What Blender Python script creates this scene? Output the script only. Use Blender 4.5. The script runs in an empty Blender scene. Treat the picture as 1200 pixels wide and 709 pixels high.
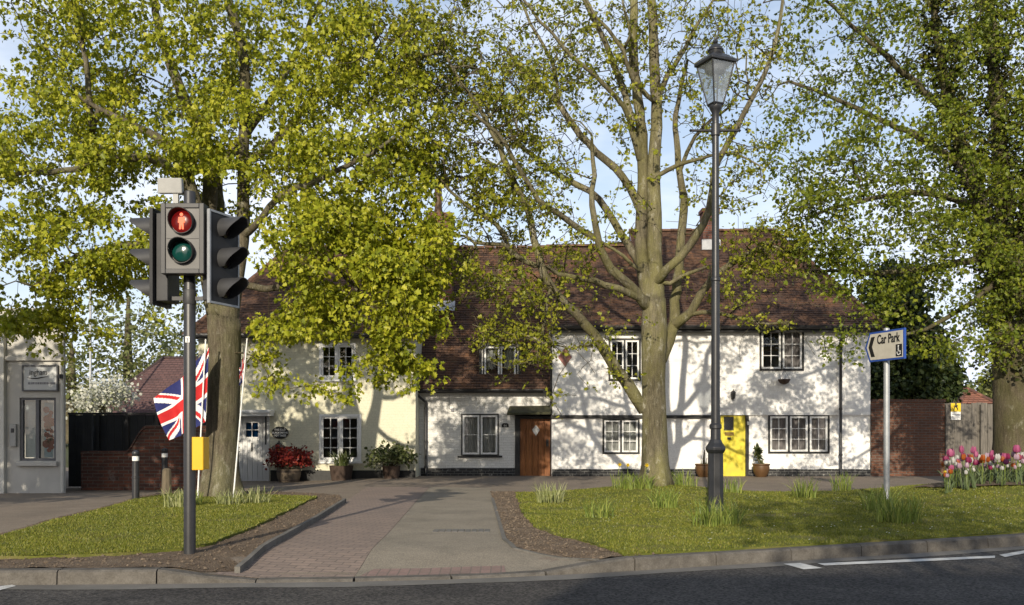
import bpy, bmesh, math, random
import numpy as np
from mathutils import Vector, Matrix, noise as mnoise
from mathutils.geometry import delaunay_2d_cdt

random.seed(7); RNG = np.random.default_rng(11)
scene = bpy.context.scene
COL = scene.collection
F = 1100.0; CX = 600.0; HY = 505.0; EYE = 1.3

# ------------------------------------------------------------------ helpers
def P(px, py, Y):
    return Vector(((px-CX)/F*Y, Y, EYE + (HY-py)/F*Y))
def X_(px, Y): return (px-CX)/F*Y
def Z_(py, Y): return EYE + (HY-py)/F*Y
def G(px, py, z=0.0):
    Y = (EYE-z)*F/(py-HY)
    return ((px-CX)/F*Y, Y)
def sm(t):
    t = max(0.0, min(1.0, t)); return t*t*(3-2*t)

def tag(o, label=None, cat=None, group=None, kind=None):
    if label: o['label'] = label
    if cat: o['category'] = cat
    if group: o['group'] = group
    if kind: o['kind'] = kind
    return o
def thing(name, base, label, cat, group=None):
    o = bpy.data.objects.new(name, None); COL.objects.link(o)
    o.location = base; o.empty_display_size = 0.2
    o['_b'] = tuple(base)
    return tag(o, label, cat, group)
def wbase(o):
    return Vector(o['_b']) if o is not None and '_b' in o.keys() else Vector((0,0,0))

class MB:
    def __init__(s):
        s.v = []; s.f = []; s.m = []; s.uv = None
    def add(s, vs, fs, mi=0):
        k = len(s.v); s.v += [tuple(v) for v in vs]
        s.f += [tuple(i+k for i in f) for f in fs]; s.m += [mi]*len(fs); return s
    def box(s, x0, x1, y0, y1, z0, z1, mi=0, M=None):
        vs = [Vector((x,y,z)) for z in (z0,z1) for y in (y0,y1) for x in (x0,x1)]
        if M is not None: vs = [M @ v for v in vs]
        return s.add(vs, [(0,2,3,1),(4,5,7,6),(0,1,5,4),(2,6,7,3),(0,4,6,2),(1,3,7,5)], mi)
    def ring(s, x0, x1, z0, z1, w, y0, y1, mi=0, M=None):
        s.box(x0, x0+w, y0, y1, z0, z1, mi, M); s.box(x1-w, x1, y0, y1, z0, z1, mi, M)
        s.box(x0+w, x1-w, y0, y1, z1-w, z1, mi, M); s.box(x0+w, x1-w, y0, y1, z0, z0+w, mi, M)
        return s
    def prism(s, pts2, y0, y1, mi=0, M=None):
        n = len(pts2)
        vs = [Vector((p[0], y0, p[1])) for p in pts2] + [Vector((p[0], y1, p[1])) for p in pts2]
        if M is not None: vs = [M @ v for v in vs]
        fs = [tuple(range(n)), tuple(reversed(range(n, 2*n)))] + [((i+1)%n, i, i+n, (i+1)%n+n) for i in range(n)]
        return s.add(vs, fs, mi)
    def lathe(s, prof, c=(0,0,0), n=16, mi=0, M=None, rot=0.0, cap=True):
        vs = []; fs = []
        for r, z in prof:
            for i in range(n):
                a = 2*math.pi*i/n + rot
                v = Vector((c[0]+r*math.cos(a), c[1]+r*math.sin(a), c[2]+z))
                vs.append(M @ v if M is not None else v)
        for k in range(len(prof)-1):
            for i in range(n):
                j = (i+1) % n
                fs.append((k*n+i, k*n+j, (k+1)*n+j, (k+1)*n+i))
        if cap:
            fs.append(tuple(reversed(range(n)))); fs.append(tuple(range((len(prof)-1)*n, len(prof)*n)))
        return s.add(vs, fs, mi)
    def tube(s, pts, rad, n=8, mi=0):
        pts = [Vector(p) for p in pts]
        if not hasattr(rad, '__len__'): rad = [rad]*len(pts)
        vs = []; fs = []; up = None
        for i, p in enumerate(pts):
            t = (pts[min(i+1, len(pts)-1)] - pts[max(i-1, 0)])
            t = t.normalized() if t.length > 1e-9 else Vector((0,0,1))
            if up is None:
                up = Vector((1,0,0)) if abs(t.x) < .8 else Vector((0,1,0))
            a = (up - t*up.dot(t)).normalized(); b = t.cross(a); up = a
            for k in range(n):
                q = 2*math.pi*k/n
                vs.append(p + (a*math.cos(q) + b*math.sin(q))*rad[i])
        for i in range(len(pts)-1):
            for k in range(n):
                l = (k+1) % n
                fs.append((i*n+k, i*n+l, (i+1)*n+l, (i+1)*n+k))
        fs.append(tuple(reversed(range(n)))); fs.append(tuple(range((len(pts)-1)*n, len(pts)*n)))
        return s.add(vs, fs, mi)
    def build(s, name, mat, parent=None, smooth=False, bevel=0.0, label=None, auto=None):
        me = bpy.data.meshes.new(name)
        b = wbase(parent) if parent is not None else Vector((0,0,0))
        me.from_pydata([(v[0]-b.x, v[1]-b.y, v[2]-b.z) for v in s.v], [], s.f)
        mats = mat if isinstance(mat, (list, tuple)) else [mat]
        for m in mats: me.materials.append(m)
        if len(mats) > 1: me.polygons.foreach_set('material_index', s.m)
        if s.uv is not None:
            uvl = me.uv_layers.new(name='UVMap')
            for pi, f in enumerate(s.f):
                for li, vi in zip(me.polygons[pi].loop_indices, f): uvl.data[li].uv = s.uv[vi]
        me.update()
        o = bpy.data.objects.new(name, me); COL.objects.link(o)
        if smooth:
            me.polygons.foreach_set('use_smooth', [True]*len(me.polygons))
            if auto:
                try: me.set_sharp_from_angle(angle=math.radians(auto))
                except Exception: pass
        if bevel > 0:
            md = o.modifiers.new('bev', 'BEVEL'); md.width = bevel; md.segments = 2; md.limit_method = 'ANGLE'
        if parent is not None:
            o.parent = parent; o['_b'] = tuple(b)
        if label: o['label'] = label
        return o

def solo(mb, name, mat, base, label, cat, group=None, **k):
    """a thing that is one mesh, with its origin at its base"""
    e = bpy.data.objects.new('tmp', None); e['_b'] = tuple(base)
    b = Vector(base); mb.v = [(v[0]-b.x, v[1]-b.y, v[2]-b.z) for v in mb.v]
    o = mb.build(name, mat, None, **k); o.location = base; o['_b'] = tuple(base)
    bpy.data.objects.remove(e)
    return tag(o, label, cat, group)

def copy_thing(src, loc, rotz=0.0, scale=1.0, label=None, group=None):
    def cp(o, parent):
        c = o.copy(); COL.objects.link(c); c.parent = parent
        for ch in o.children: cp(ch, c)
        return c
    r = cp(src, None)
    r.location = loc; r.rotation_euler = (0, 0, rotz); r.scale = (scale,)*3
    if label: r['label'] = label
    if group: r['group'] = group
    return r

def text_mesh(txt, size, mat, name, parent, M, extrude=0.002, align='LEFT', bold=0.0, sx=1.0):
    c = bpy.data.curves.new(name, 'FONT'); c.body = txt; c.size = size; c.extrude = extrude
    c.align_x = align; c.offset = bold; c.resolution_u = 3
    t = bpy.data.objects.new(name+'_src', c); COL.objects.link(t)
    dg = bpy.context.evaluated_depsgraph_get()
    me = bpy.data.meshes.new_from_object(t.evaluated_get(dg))
    bpy.data.objects.remove(t)
    b = wbase(parent)
    R = Matrix(((sx,0,0,0),(0,0,-1,0),(0,1,0,0),(0,0,0,1)))   # text xy -> facade xz
    me.transform(Matrix.Translation(-b) @ M @ R); me.materials.clear(); me.materials.append(mat)
    me.name = name
    o = bpy.data.objects.new(name, me); COL.objects.link(o); o.parent = parent; o['_b'] = tuple(b)
    return o

# ------------------------------------------------------------------ materials
class NT:
    def __init__(s, name):
        s.mat = bpy.data.materials.new(name); s.mat.use_nodes = True
        s.nt = s.mat.node_tree; s.nt.nodes.clear()
        s.out = s.n('ShaderNodeOutputMaterial')
    def n(s, t, **kw):
        x = s.nt.nodes.new(t)
        for k, v in kw.items():
            if k in x.inputs: x.inputs[k].default_value = v
            else: setattr(x, k, v)
        return x
    def l(s, a, b): s.nt.links.new(a, b)
    def coord(s, out='Object', scale=(1,1,1), rot=(0,0,0)):
        tc = s.n('ShaderNodeTexCoord'); mp = s.n('ShaderNodeMapping')
        mp.inputs['Scale'].default_value = scale; mp.inputs['Rotation'].default_value = rot
        s.l(tc.outputs[out], mp.inputs['Vector']); return mp.outputs['Vector']
    def noise(s, vec, scale, detail=4, rough=.6, dist=0.0):
        x = s.n('ShaderNodeTexNoise', Scale=scale, Detail=detail, Roughness=rough, Distortion=dist)
        s.l(vec, x.inputs['Vector']); return x.outputs['Fac']
    def ramp(s, fac, stops):
        r = s.n('ShaderNodeValToRGB'); e = r.color_ramp.elements
        while len(e) < len(stops): e.new(0.5)
        for i, (p, c) in enumerate(stops):
            e[i].position = p; e[i].color = (c[0], c[1], c[2], 1) if len(c) == 3 else c
        s.l(fac, r.inputs['Fac']); return r.outputs['Color']
    def mix(s, fac, a, b, mode='MIX'):
        m = s.n('ShaderNodeMix', data_type='RGBA', blend_type=mode)
        for sock, v in ((m.inputs['Factor'], fac), (m.inputs['A'] if False else m.inputs[6], a), (m.inputs[7], b)):
            if hasattr(v, 'is_linked'): s.l(v, sock)
            elif isinstance(v, (int, float)): sock.default_value = v
            else: sock.default_value = (v[0], v[1], v[2], 1)
        return m.outputs[2]
    def math(s, op, a, b=0.5):
        m = s.n('ShaderNodeMath', operation=op)
        for sock, v in ((m.inputs[0], a), (m.inputs[1], b)):
            if hasattr(v, 'is_linked'): s.l(v, sock)
            else: sock.default_value = v
        return m.outputs[0]
    def bump(s, h, strength=.4, dist=.01, prev=None):
        b = s.n('ShaderNodeBump', Strength=strength, Distance=dist); s.l(h, b.inputs['Height'])
        if prev is not None: s.l(prev, b.inputs['Normal'])
        return b.outputs['Normal']
    def bsdf(s, col, rough=.8, normal=None, metal=0.0, spec=.3, **kw):
        p = s.n('ShaderNodeBsdfPrincipled'); p.inputs['Metallic'].default_value = metal
        p.inputs['Specular IOR Level'].default_value = spec
        if hasattr(rough, 'is_linked'): s.l(rough, p.inputs['Roughness'])
        else: p.inputs['Roughness'].default_value = rough
        if hasattr(col, 'is_linked'): s.l(col, p.inputs['Base Color'])
        else: p.inputs['Base Color'].default_value = (col[0], col[1], col[2], 1)
        if normal is not None: s.l(normal, p.inputs['Normal'])
        for k, v in kw.items(): p.inputs[k].default_value = v
        s.l(p.outputs[0], s.out.inputs['Surface']); return p

def simple(name, c1, c2=None, scale=6.0, rough=.6, bump=.15, bscale=40.0, dist=.004, metal=0.0, spec=.35, stretch=(1,1,1)):
    t = NT(name); v = t.coord(scale=stretch)
    c2 = c2 or tuple(x*.75 for x in c1)
    f = t.noise(v, scale, 6, .65)
    col = t.ramp(f, [(.3, c1), (.7, c2)])
    nb = t.bump(t.noise(v, bscale, 4), bump, dist)
    t.bsdf(col, rough, nb, metal, spec); return t.mat

def wallvec(t):
    tc = t.n('ShaderNodeTexCoord'); sp = t.n('ShaderNodeSeparateXYZ'); cb = t.n('ShaderNodeCombineXYZ')
    t.l(tc.outputs['Object'], sp.inputs[0])
    t.l(t.math('ADD', sp.outputs[0], sp.outputs[1]), cb.inputs[0]); t.l(sp.outputs[2], cb.inputs[1])
    return cb.outputs[0], tc.outputs['Object'], sp
def brickmat(name, c1, c2, mortar, bw=.225, bh=.075, ms=.01, bump=.5, patch=None, rough=.85, vec='wall', painted=False, dist=.008, patch_amt=.6):
    t = NT(name)
    if vec == 'wall': v, obj, sp = wallvec(t)
    elif vec == 'uv':
        tc = t.n('ShaderNodeTexCoord'); v = tc.outputs['UV']; obj = tc.outputs['Object']
    else:
        v = t.coord(rot=vec); obj = v
    wob = t.n('ShaderNodeTexNoise', Scale=3.0, Detail=2.0); t.l(obj, wob.inputs['Vector'])
    va = t.n('ShaderNodeVectorMath', operation='MULTIPLY_ADD'); t.l(wob.outputs['Color'], va.inputs[0])
    va.inputs[1].default_value = (.02,.02,0); t.l(v, va.inputs[2])
    b = t.n('ShaderNodeTexBrick', Scale=1.0); b.inputs['Mortar Size'].default_value = ms
    b.inputs['Mortar Smooth'].default_value = .3; b.inputs['Brick Width'].default_value = bw; b.inputs['Row Height'].default_value = bh
    b.inputs['Color1'].default_value = (*c1, 1); b.inputs['Color2'].default_value = (*c2, 1); b.inputs['Mortar'].default_value = (*mortar, 1)
    b.inputs['Bias'].default_value = -.1
    t.l(va.outputs[0], b.inputs['Vector'])
    col = b.outputs['Color']
    n1 = t.noise(obj, 1.3, 6, .7); n2 = t.noise(obj, 25, 4, .6)
    if patch:
        for pc, (lo, hi), sc in patch:
            nn = t.noise(obj, sc, 6, .7)
            col = t.mix(t.math('MULTIPLY', t.ramp(nn, [(lo, (0,0,0)), (hi, (1,1,1))]), patch_amt), col, pc)
    col = t.mix(.35, col, t.ramp(n2, [(.3, (.6,.6,.6)), (.7, (1.25,1.25,1.25))]), 'MULTIPLY')
    hgt = t.math('SUBTRACT', 1.0, b.outputs['Fac'])
    nb = t.bump(hgt, bump, dist); nb = t.bump(n2, .25, .006, nb)
    t.bsdf(col, rough, nb, 0, .25); return t.mat

M = {}
def m_kerb():
    t = NT('kerb_stone'); o = t.coord(); f = t.noise(o, 2.2, 7, .7); g = t.noise(o, 9, 5, .7); h = t.noise(o, 70, 3)
    c = t.ramp(f, [(.3, (.15,.138,.122)), (.7, (.088,.081,.073))])
    c = t.mix(.6, c, t.ramp(g, [(.35, (.6,.58,.55)), (.65, (1.2,1.2,1.2))]), 'MULTIPLY')
    c = t.mix(.5, c, t.ramp(h, [(.3, (.65,.65,.65)), (.7, (1.25,1.25,1.25))]), 'MULTIPLY')
    t.bsdf(c, .92, t.bump(h, .5, .006, t.bump(g, .4, .01)), 0, .2); return t.mat
def m_lampglass():
    t = NT('lantern_glass'); tr = t.n('ShaderNodeBsdfTransparent'); tr.inputs[0].default_value = (.9,.93,.95,1)
    df = t.n('ShaderNodeBsdfTranslucent'); df.inputs[0].default_value = (.62,.66,.68,1); dd = t.n('ShaderNodeBsdfDiffuse'); dd.inputs[0].default_value = (.40,.43,.45,1)
    gl = t.n('ShaderNodeBsdfGlossy'); gl.inputs['Roughness'].default_value = .12
    a = t.n('ShaderNodeMixShader'); a.inputs[0].default_value = .5; t.l(df.outputs[0], a.inputs[1]); t.l(dd.outputs[0], a.inputs[2])
    b = t.n('ShaderNodeMixShader'); f = t.noise(t.coord(), 5, 3); t.l(t.ramp(f, [(.3, (.25,.25,.25)), (.7, (.5,.5,.5))]), b.inputs[0]); t.l(tr.outputs[0], b.inputs[1]); t.l(a.outputs[0], b.inputs[2])
    c = t.n('ShaderNodeMixShader'); c.inputs[0].default_value = .10; t.l(b.outputs[0], c.inputs[1]); t.l(gl.outputs[0], c.inputs[2]); t.l(c.outputs[0], t.out.inputs['Surface']); return t.mat
M['white_brick'] = brickmat('white_brick', (.80,.79,.76), (.72,.71,.68), (.66,.65,.62), ms=.008, bump=.45, patch=[((.52,.50,.45), (.56,.74), 1.6), ((.45,.42,.36), (.66,.8), 5.0)], rough=.75, patch_amt=.35)
M['white_render'] = brickmat('white_render', (.83,.82,.80), (.80,.79,.77), (.77,.76,.73), ms=.006, bump=.22, patch=[((.60,.58,.54), (.56,.76), 1.3), ((.46,.43,.38), (.60,.74), 4.2)], rough=.75, patch_amt=.5)
M['cream'] = brickmat('cream_render', (.66,.635,.49), (.63,.605,.465), (.59,.565,.43), ms=.006, bump=.2, patch=[((.50,.475,.35), (.56,.76), 1.1)], rough=.8, patch_amt=.35)
M['plinth'] = brickmat('black_plinth', (.03,.03,.032), (.05,.05,.05), (.14,.14,.135), bump=.8, patch=[((.32,.31,.30), (.60,.68), 7.0)], patch_amt=.75)
M['red_brick'] = brickmat('old_red_brick', (.16,.06,.038), (.07,.036,.03), (.13,.11,.095), bump=.9, patch=[((.035,.028,.026), (.45,.68), 1.2), ((.26,.23,.21), (.60,.72), 2.1), ((.06,.06,.035), (.58,.75), .9)], patch_amt=.7)
M['brown_brick'] = brickmat('brown_brick', (.16,.07,.042), (.10,.05,.035), (.14,.12,.10), bump=.8, patch=[((.24,.11,.06), (.55,.7), 3.0), ((.05,.035,.03), (.5,.68), .8)], patch_amt=.6)
M['chimney'] = brickmat('chimney_brick', (.19,.07,.045), (.12,.055,.04), (.13,.11,.1), bump=.6)
M['tile'] = brickmat('roof_tile', (.125,.070,.046), (.078,.050,.040), (.028,.02,.018), bw=.165, bh=.1, ms=.007, bump=.6, vec='uv', patch=[((.27,.135,.065), (.50,.68), 2.4), ((.045,.033,.034), (.53,.68), .55), ((.12,.11,.07), (.60,.74), 3.5)], patch_amt=.65)
M['tile_far'] = brickmat('roof_tile_far', (.13,.075,.07), (.10,.06,.058), (.05,.035,.035), bw=.25, bh=.2, ms=.015, bump=.6, vec='uv', patch=[((.06,.04,.04), (.5,.7), .8)])
M['tile_orange'] = brickmat('roof_tile_orange', (.26,.115,.075), (.2,.09,.06), (.1,.05,.04), bw=.25, bh=.2, ms=.015, bump=.6, vec='uv')
M['black_wood'] = simple('black_painted_wood', (.012,.012,.013), (.03,.03,.03), 9, .5, .3, 60)
M['white_paint'] = simple('white_gloss_paint', (.80,.80,.79), (.70,.70,.68), 5, .4, .12, 50)
M['black_iron'] = simple('black_iron', (.015,.015,.017), (.03,.03,.033), 14, .4, .2, 90, metal=.0, spec=.5)
M['lamp_iron'] = simple('lamp_iron', (.014,.0145,.017), (.026,.027,.031), 9, .38, .2, 60, spec=.5)
M['pole_dark'] = simple('signal_pole_grey', (.020,.0205,.023), (.032,.032,.035), 7, .42, .1, 70, spec=.5)
M['signal_grey'] = simple('signal_housing', (.115,.112,.108), (.08,.078,.076), 5, .5, .08, 80, spec=.4)
M['signal_mid'] = simple('signal_grey_dark', (.048,.048,.050), (.030,.030,.032), 5, .5, .08, 80, spec=.4)
M['signal_black'] = simple('signal_black', (.014,.014,.015), (.02,.02,.022), 8, .55, .1, 80)
M['galv'] = simple('galvanised', (.34,.35,.36), (.26,.27,.28), 9, .45, .1, 60, metal=.3)
M['pale_plastic'] = simple('pale_plastic', (.34,.34,.325), (.27,.27,.26), 6, .5, .05)
M['yellow_box'] = simple('yellow_plastic', (.72,.40,.012), (.66,.36,.01), 6, .4, .05)
M['shop_paint'] = simple('shop_grey_paint', (.47,.455,.42), (.37,.36,.335), 1.6, .75, .3, 30)
M['shop_trim'] = simple('shop_pale_trim', (.58,.57,.52), (.48,.47,.43), 2, .7, .2, 30)
M['shop_frame'] = simple('shop_frame', (.09,.09,.10), (.12,.12,.13), 4, .5, .1)
M['sign_white'] = simple('sign_board_white', (.52,.53,.53), (.44,.45,.45), 5, .6, .05)
M['lead'] = simple('lead_flashing', (.30,.31,.33), (.42,.43,.45), 6, .55, .2, 30)
M['flag_red'] = simple('flag_red', (.50,.02,.02), (.42,.015,.018), 9, .8, .2, 120)
M['flag_blue'] = simple('flag_blue', (.018,.025,.13), (.012,.018,.1), 9, .8, .2, 120)
M['flag_white'] = simple('flag_white', (.75,.75,.74), (.66,.66,.66), 9, .8, .2, 120)
M['sign_blue'] = simple('sign_blue', (.02,.07,.32), (.018,.06,.28), 5, .4, .03)
M['sign_cream'] = simple('sign_cream', (.52,.49,.42), (.44,.41,.34), 7, .5, .04)
M['print_black'] = simple('print_black', (.01,.01,.01), (.014,.014,.014), 5, .5, .02)
M['print_white'] = simple('print_white', (.75,.75,.73), (.68,.68,.66), 5, .6, .02)
M['print_grey'] = simple('print_grey', (.18,.18,.2), (.22,.22,.24), 5, .6, .02)
M['warn_yellow'] = simple('warning_yellow', (.72,.50,.02), (.62,.42,.02), 8, .5, .03)
M['kerb'] = m_kerb()
M['edge'] = simple('edging_stone', (.16,.15,.135), (.09,.085,.075), 5, .9, .5, 60, .006)
M['terracotta'] = simple('terracotta', (.115,.06,.024), (.08,.042,.018), 6, .5, .2, 40)
M['barrel'] = simple('barrel_wood', (.19,.15,.11), (.11,.085,.06), 5, .85, .5, 25, .006, stretch=(6,6,.6))
M['dark_pot'] = simple('brown_tub', (.075,.05,.038), (.05,.033,.026), 6, .8, .4, 30)
M['hoop'] = simple('iron_hoop', (.05,.045,.04), (.09,.06,.045), 8, .7, .2)
M['post_wood'] = simple('weathered_post', (.17,.135,.09), (.10,.085,.06), 6, .9, .7, 20, .01, stretch=(5,5,.7))
M['fence_wood'] = simple('weathered_boards', (.19,.17,.145), (.075,.07,.062), 3.5, .9, .6, 16, .008, stretch=(7,7,.5))
M['fence_black'] = simple('dark_screen', (.025,.028,.033), (.04,.042,.046), 3, .8, .3, 20)
M['yellow_door'] = simple('yellow_door_paint', (.72,.60,.04), (.52,.46,.06), 3.2, .5, .3, 30)
M['white_door'] = simple('white_door_paint', (.70,.70,.69), (.60,.60,.60), 3, .5, .2, 30, stretch=(4,4,.5))
M['brass'] = simple('aged_brass', (.40,.27,.09), (.3,.2,.07), 8, .35, .1, metal=.9)
M['chrome'] = simple('dull_chrome', (.5,.5,.5), (.4,.4,.4), 8, .25, .1, metal=.9)
M['canopy_moss'] = simple('mossy_canopy', (.075,.075,.035), (.03,.03,.024), 9, .9, .6, 30, .01)
M['diamond_tile'] = simple('pink_tile_panel', (.36,.17,.14), (.28,.13,.11), 14, .7, .4, 60)
M['daisy'] = simple('daisy_white', (.75,.75,.68), (.7,.7,.6), 5, .7, .02)
M['road_paint'] = simple('road_paint', (.62,.62,.60), (.36,.36,.35), 7, .8, .5, 120, .004)
M['interior'] = simple('dark_plaster', (.10,.095,.085), (.08,.075,.07), 3, .9, .1)

def m_wood():
    t = NT('oak_door'); v = t.coord(scale=(9,9,.7))
    f = t.noise(v, 3.0, 8, .7, 1.0); g = t.noise(t.coord(), 1.4, 3)
    c = t.ramp(f, [(.25, (.11,.036,.012)), (.5, (.25,.09,.024)), (.8, (.36,.15,.045))])
    c = t.mix(.6, c, t.ramp(g, [(.35, (.55,.5,.45)), (.65, (1.15,1.15,1.15))]), 'MULTIPLY')
    t.bsdf(c, .5, t.bump(f, .4, .004), 0, .35); return t.mat
M['oak'] = m_wood()

def m_glass(name, tint=(.9,.93,.93), gloss=.16):
    t = NT(name)
    tr = t.n('ShaderNodeBsdfTransparent'); tr.inputs[0].default_value = (*tint, 1)
    gl = t.n('ShaderNodeBsdfGlossy'); gl.inputs['Roughness'].default_value = .03
    nz = t.bump(t.noise(t.coord(), 5.0, 2), .12, .01); t.l(nz, gl.inputs['Normal'])
    lw = t.n('ShaderNodeLayerWeight', Blend=.35); mx = t.n('ShaderNodeMixShader')
    t.l(t.math('ADD', t.math('MULTIPLY', lw.outputs['Fresnel'], .6), gloss), mx.inputs[0])
    t.l(tr.outputs[0], mx.inputs[1]); t.l(gl.outputs[0], mx.inputs[2]); t.l(mx.outputs[0], t.out.inputs['Surface'])
    return t.mat
M['glass'] = m_glass('window_glass', gloss=.05)
M['lamp_glass'] = m_lampglass()
M['blue_glass'] = m_glass('blue_glass', (.10,.35,.6), .12)

def m_curtain(name, c):
    t = NT(name); d = t.n('ShaderNodeBsdfDiffuse'); tl = t.n('ShaderNodeBsdfTranslucent')
    f = t.noise(t.coord(), 30, 3); col = t.ramp(f, [(.3, c), (.7, tuple(x*.85 for x in c))])
    t.l(col, d.inputs[0]); t.l(col, tl.inputs[0]); mx = t.n('ShaderNodeMixShader'); mx.inputs[0].default_value = .3
    t.l(d.outputs[0], mx.inputs[1]); t.l(tl.outputs[0], mx.inputs[2]); t.l(mx.outputs[0], t.out.inputs['Surface']); return t.mat
M['net'] = m_curtain('net_curtain', (.60,.59,.57)); M['lilac'] = m_curtain('striped_curtain', (.46,.41,.41))
M['poster_pale'] = m_curtain('poster_paper', (.60,.64,.65)); M['poster_blue'] = m_curtain('poster_blue', (.38,.48,.54)); M['poster_red'] = m_curtain('poster_red', (.30,.10,.09))

def m_leaf(name, stops, trans=.35, rough=.45):
    t = NT(name); g = t.n('ShaderNodeNewGeometry')
    col = t.ramp(g.outputs['Random Per Island'], stops)
    n = t.noise(t.coord(), .8, 3); col = t.mix(.5, col, t.ramp(n, [(.3, (.72,.76,.8)), (.7, (1.2,1.16,1.0))]), 'MULTIPLY')
    p = t.n('ShaderNodeBsdfPrincipled'); p.inputs['Roughness'].default_value = rough; p.inputs['Specular IOR Level'].default_value = .3
    t.l(col, p.inputs['Base Color']); tl = t.n('ShaderNodeBsdfTranslucent'); t.l(col, tl.inputs[0])
    mx = t.n('ShaderNodeMixShader'); mx.inputs[0].default_value = trans
    t.l(p.outputs[0], mx.inputs[1]); t.l(tl.outputs[0], mx.inputs[2]); t.l(mx.outputs[0], t.out.inputs['Surface']); return t.mat
M['leaf_lime'] = m_leaf('lime_leaf', [(0, (.15,.185,.012)), (.5, (.285,.31,.018)), (1, (.44,.43,.04))])
M['leaf_mid'] = m_leaf('young_leaf', [(0, (.13,.155,.014)), (.5, (.23,.25,.02)), (1, (.34,.33,.035))])
M['leaf_right'] = m_leaf('right_leaf', [(0, (.085,.12,.012)), (.5, (.15,.19,.016)), (1, (.24,.26,.025))])
M['leaf_ivy'] = m_leaf('ivy_leaf', [(0, (.025,.032,.01)), (.6, (.06,.065,.014)), (1, (.11,.10,.02))], .15)
M['leaf_far'] = m_leaf('far_leaf', [(0, (.12,.15,.045)), (.5, (.18,.20,.07)), (1, (.26,.27,.11))])
M['leaf_dark'] = m_leaf('evergreen_leaf', [(0, (.024,.042,.014)), (.6, (.05,.072,.02)), (1, (.10,.12,.03))], .12)
M['leaf_red'] = m_leaf('red_leaf', [(0, (.10,.012,.012)), (.6, (.20,.02,.02)), (1, (.28,.05,.03))], .3)
M['leaf_shrub'] = m_leaf('shrub_leaf', [(0, (.04,.06,.018)), (.6, (.09,.11,.035)), (1, (.18,.19,.09))], .2)
M['blossom'] = m_leaf('white_blossom', [(0, (.26,.28,.13)), (.35, (.5,.5,.42)), (1, (.68,.68,.62))], .3)
M['daff_leaf'] = m_leaf('daffodil_leaf', [(0, (.11,.16,.03)), (.6, (.21,.27,.055)), (1, (.36,.38,.10))], .3)
M['daff_pale'] = m_leaf('pale_spent_leaf', [(0, (.16,.19,.07)), (.6, (.32,.34,.14)), (1, (.50,.50,.28))], .3)
M['tulip_leaf'] = m_leaf('tulip_leaf', [(0, (.06,.09,.04)), (.6, (.11,.15,.07)), (1, (.17,.20,.10))], .25)
M['daff_flower'] = m_leaf('daffodil_flower', [(0, (.75,.5,.02)), (1, (.8,.6,.04))], .3)
M['grass'] = m_leaf('grass_blade', [(0, (.10,.125,.017)), (.6, (.18,.20,.027)), (1, (.29,.265,.065))], .3)
for nm, a, b in (('pink', (0.336,0.048,0.152), (0.440,0.120,0.240)), ('rose', (0.208,0.016,0.072), (0.272,0.032,0.104)), ('white', (0.464,0.448,0.432), (0.528,0.512,0.496)), ('orange', (0.400,0.128,0.024), (0.336,0.072,0.016)), ('plum', (0.044,0.008,0.040), (0.064,0.011,0.048)), ('lilac', (0.384,0.240,0.328), (0.448,0.320,0.400)), ('yellow', (0.560,0.400,0.024), (0.600,0.440,0.040))):
    M['tulip_'+nm] = m_leaf('tulip_'+nm, [(0, a), (1, b)], .3)

def m_bark(name, c1, c2, c3, amt=.5, ms=3.0, lichen=(.36,.35,.27), la=.5, ridge=1.0):
    t = NT(name); v = t.coord(scale=(1,1,.16)); o = t.coord(); o2 = t.coord(scale=(1,1,.5))
    f = t.noise(v, 22, 9, .75, .5); g = t.noise(o2, ms, 6, .7); h = t.noise(o, 55, 4); k = t.noise(o2, 7, 7, .75); e = t.noise(t.coord(scale=(1,1,.35)), 1.7, 4, .6)
    col = t.ramp(f, [(.32, c1), (.62, c2)])
    col = t.mix(t.math('MULTIPLY', t.ramp(g, [(.42, (0,0,0)), (.58, (1,1,1))]), amt), col, c3)
    col = t.mix(t.math('MULTIPLY', t.ramp(k, [(.56, (0,0,0)), (.66, (1,1,1))]), la), col, lichen)
    col = t.mix(.6, col, t.ramp(e, [(.35, (.40,.38,.35)), (.65, (1.25,1.25,1.25))]), 'MULTIPLY')
    col = t.mix(.65, col, t.ramp(h, [(.3, (.55,.55,.55)), (.7, (1.35,1.35,1.35))]), 'MULTIPLY')
    nb = t.bump(f, 1.0, .03*ridge); nb = t.bump(k, .5, .02*ridge, nb); nb = t.bump(h, .35, .008, nb)
    t.bsdf(col, .95, nb, 0, .12); return t.mat
M['bark_left'] = m_bark('bark_grey', (.055,.046,.032), (.185,.16,.115), (.15,.15,.075), .5, 1.8, (.30,.285,.23), .7, 1.3)
M['bark_mid'] = m_bark('bark_mossy', (.07,.062,.042), (.20,.178,.12), (.185,.175,.065), .6, 1.6, (.37,.355,.29), .75, 1.0)
M['bark_right'] = m_bark('bark_brown', (.06,.05,.033), (.14,.12,.08), (.11,.11,.045), .5)
M['twig'] = m_bark('twig_bark', (.06,.048,.032), (.12,.10,.065), (.11,.10,.045), .4)

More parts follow.
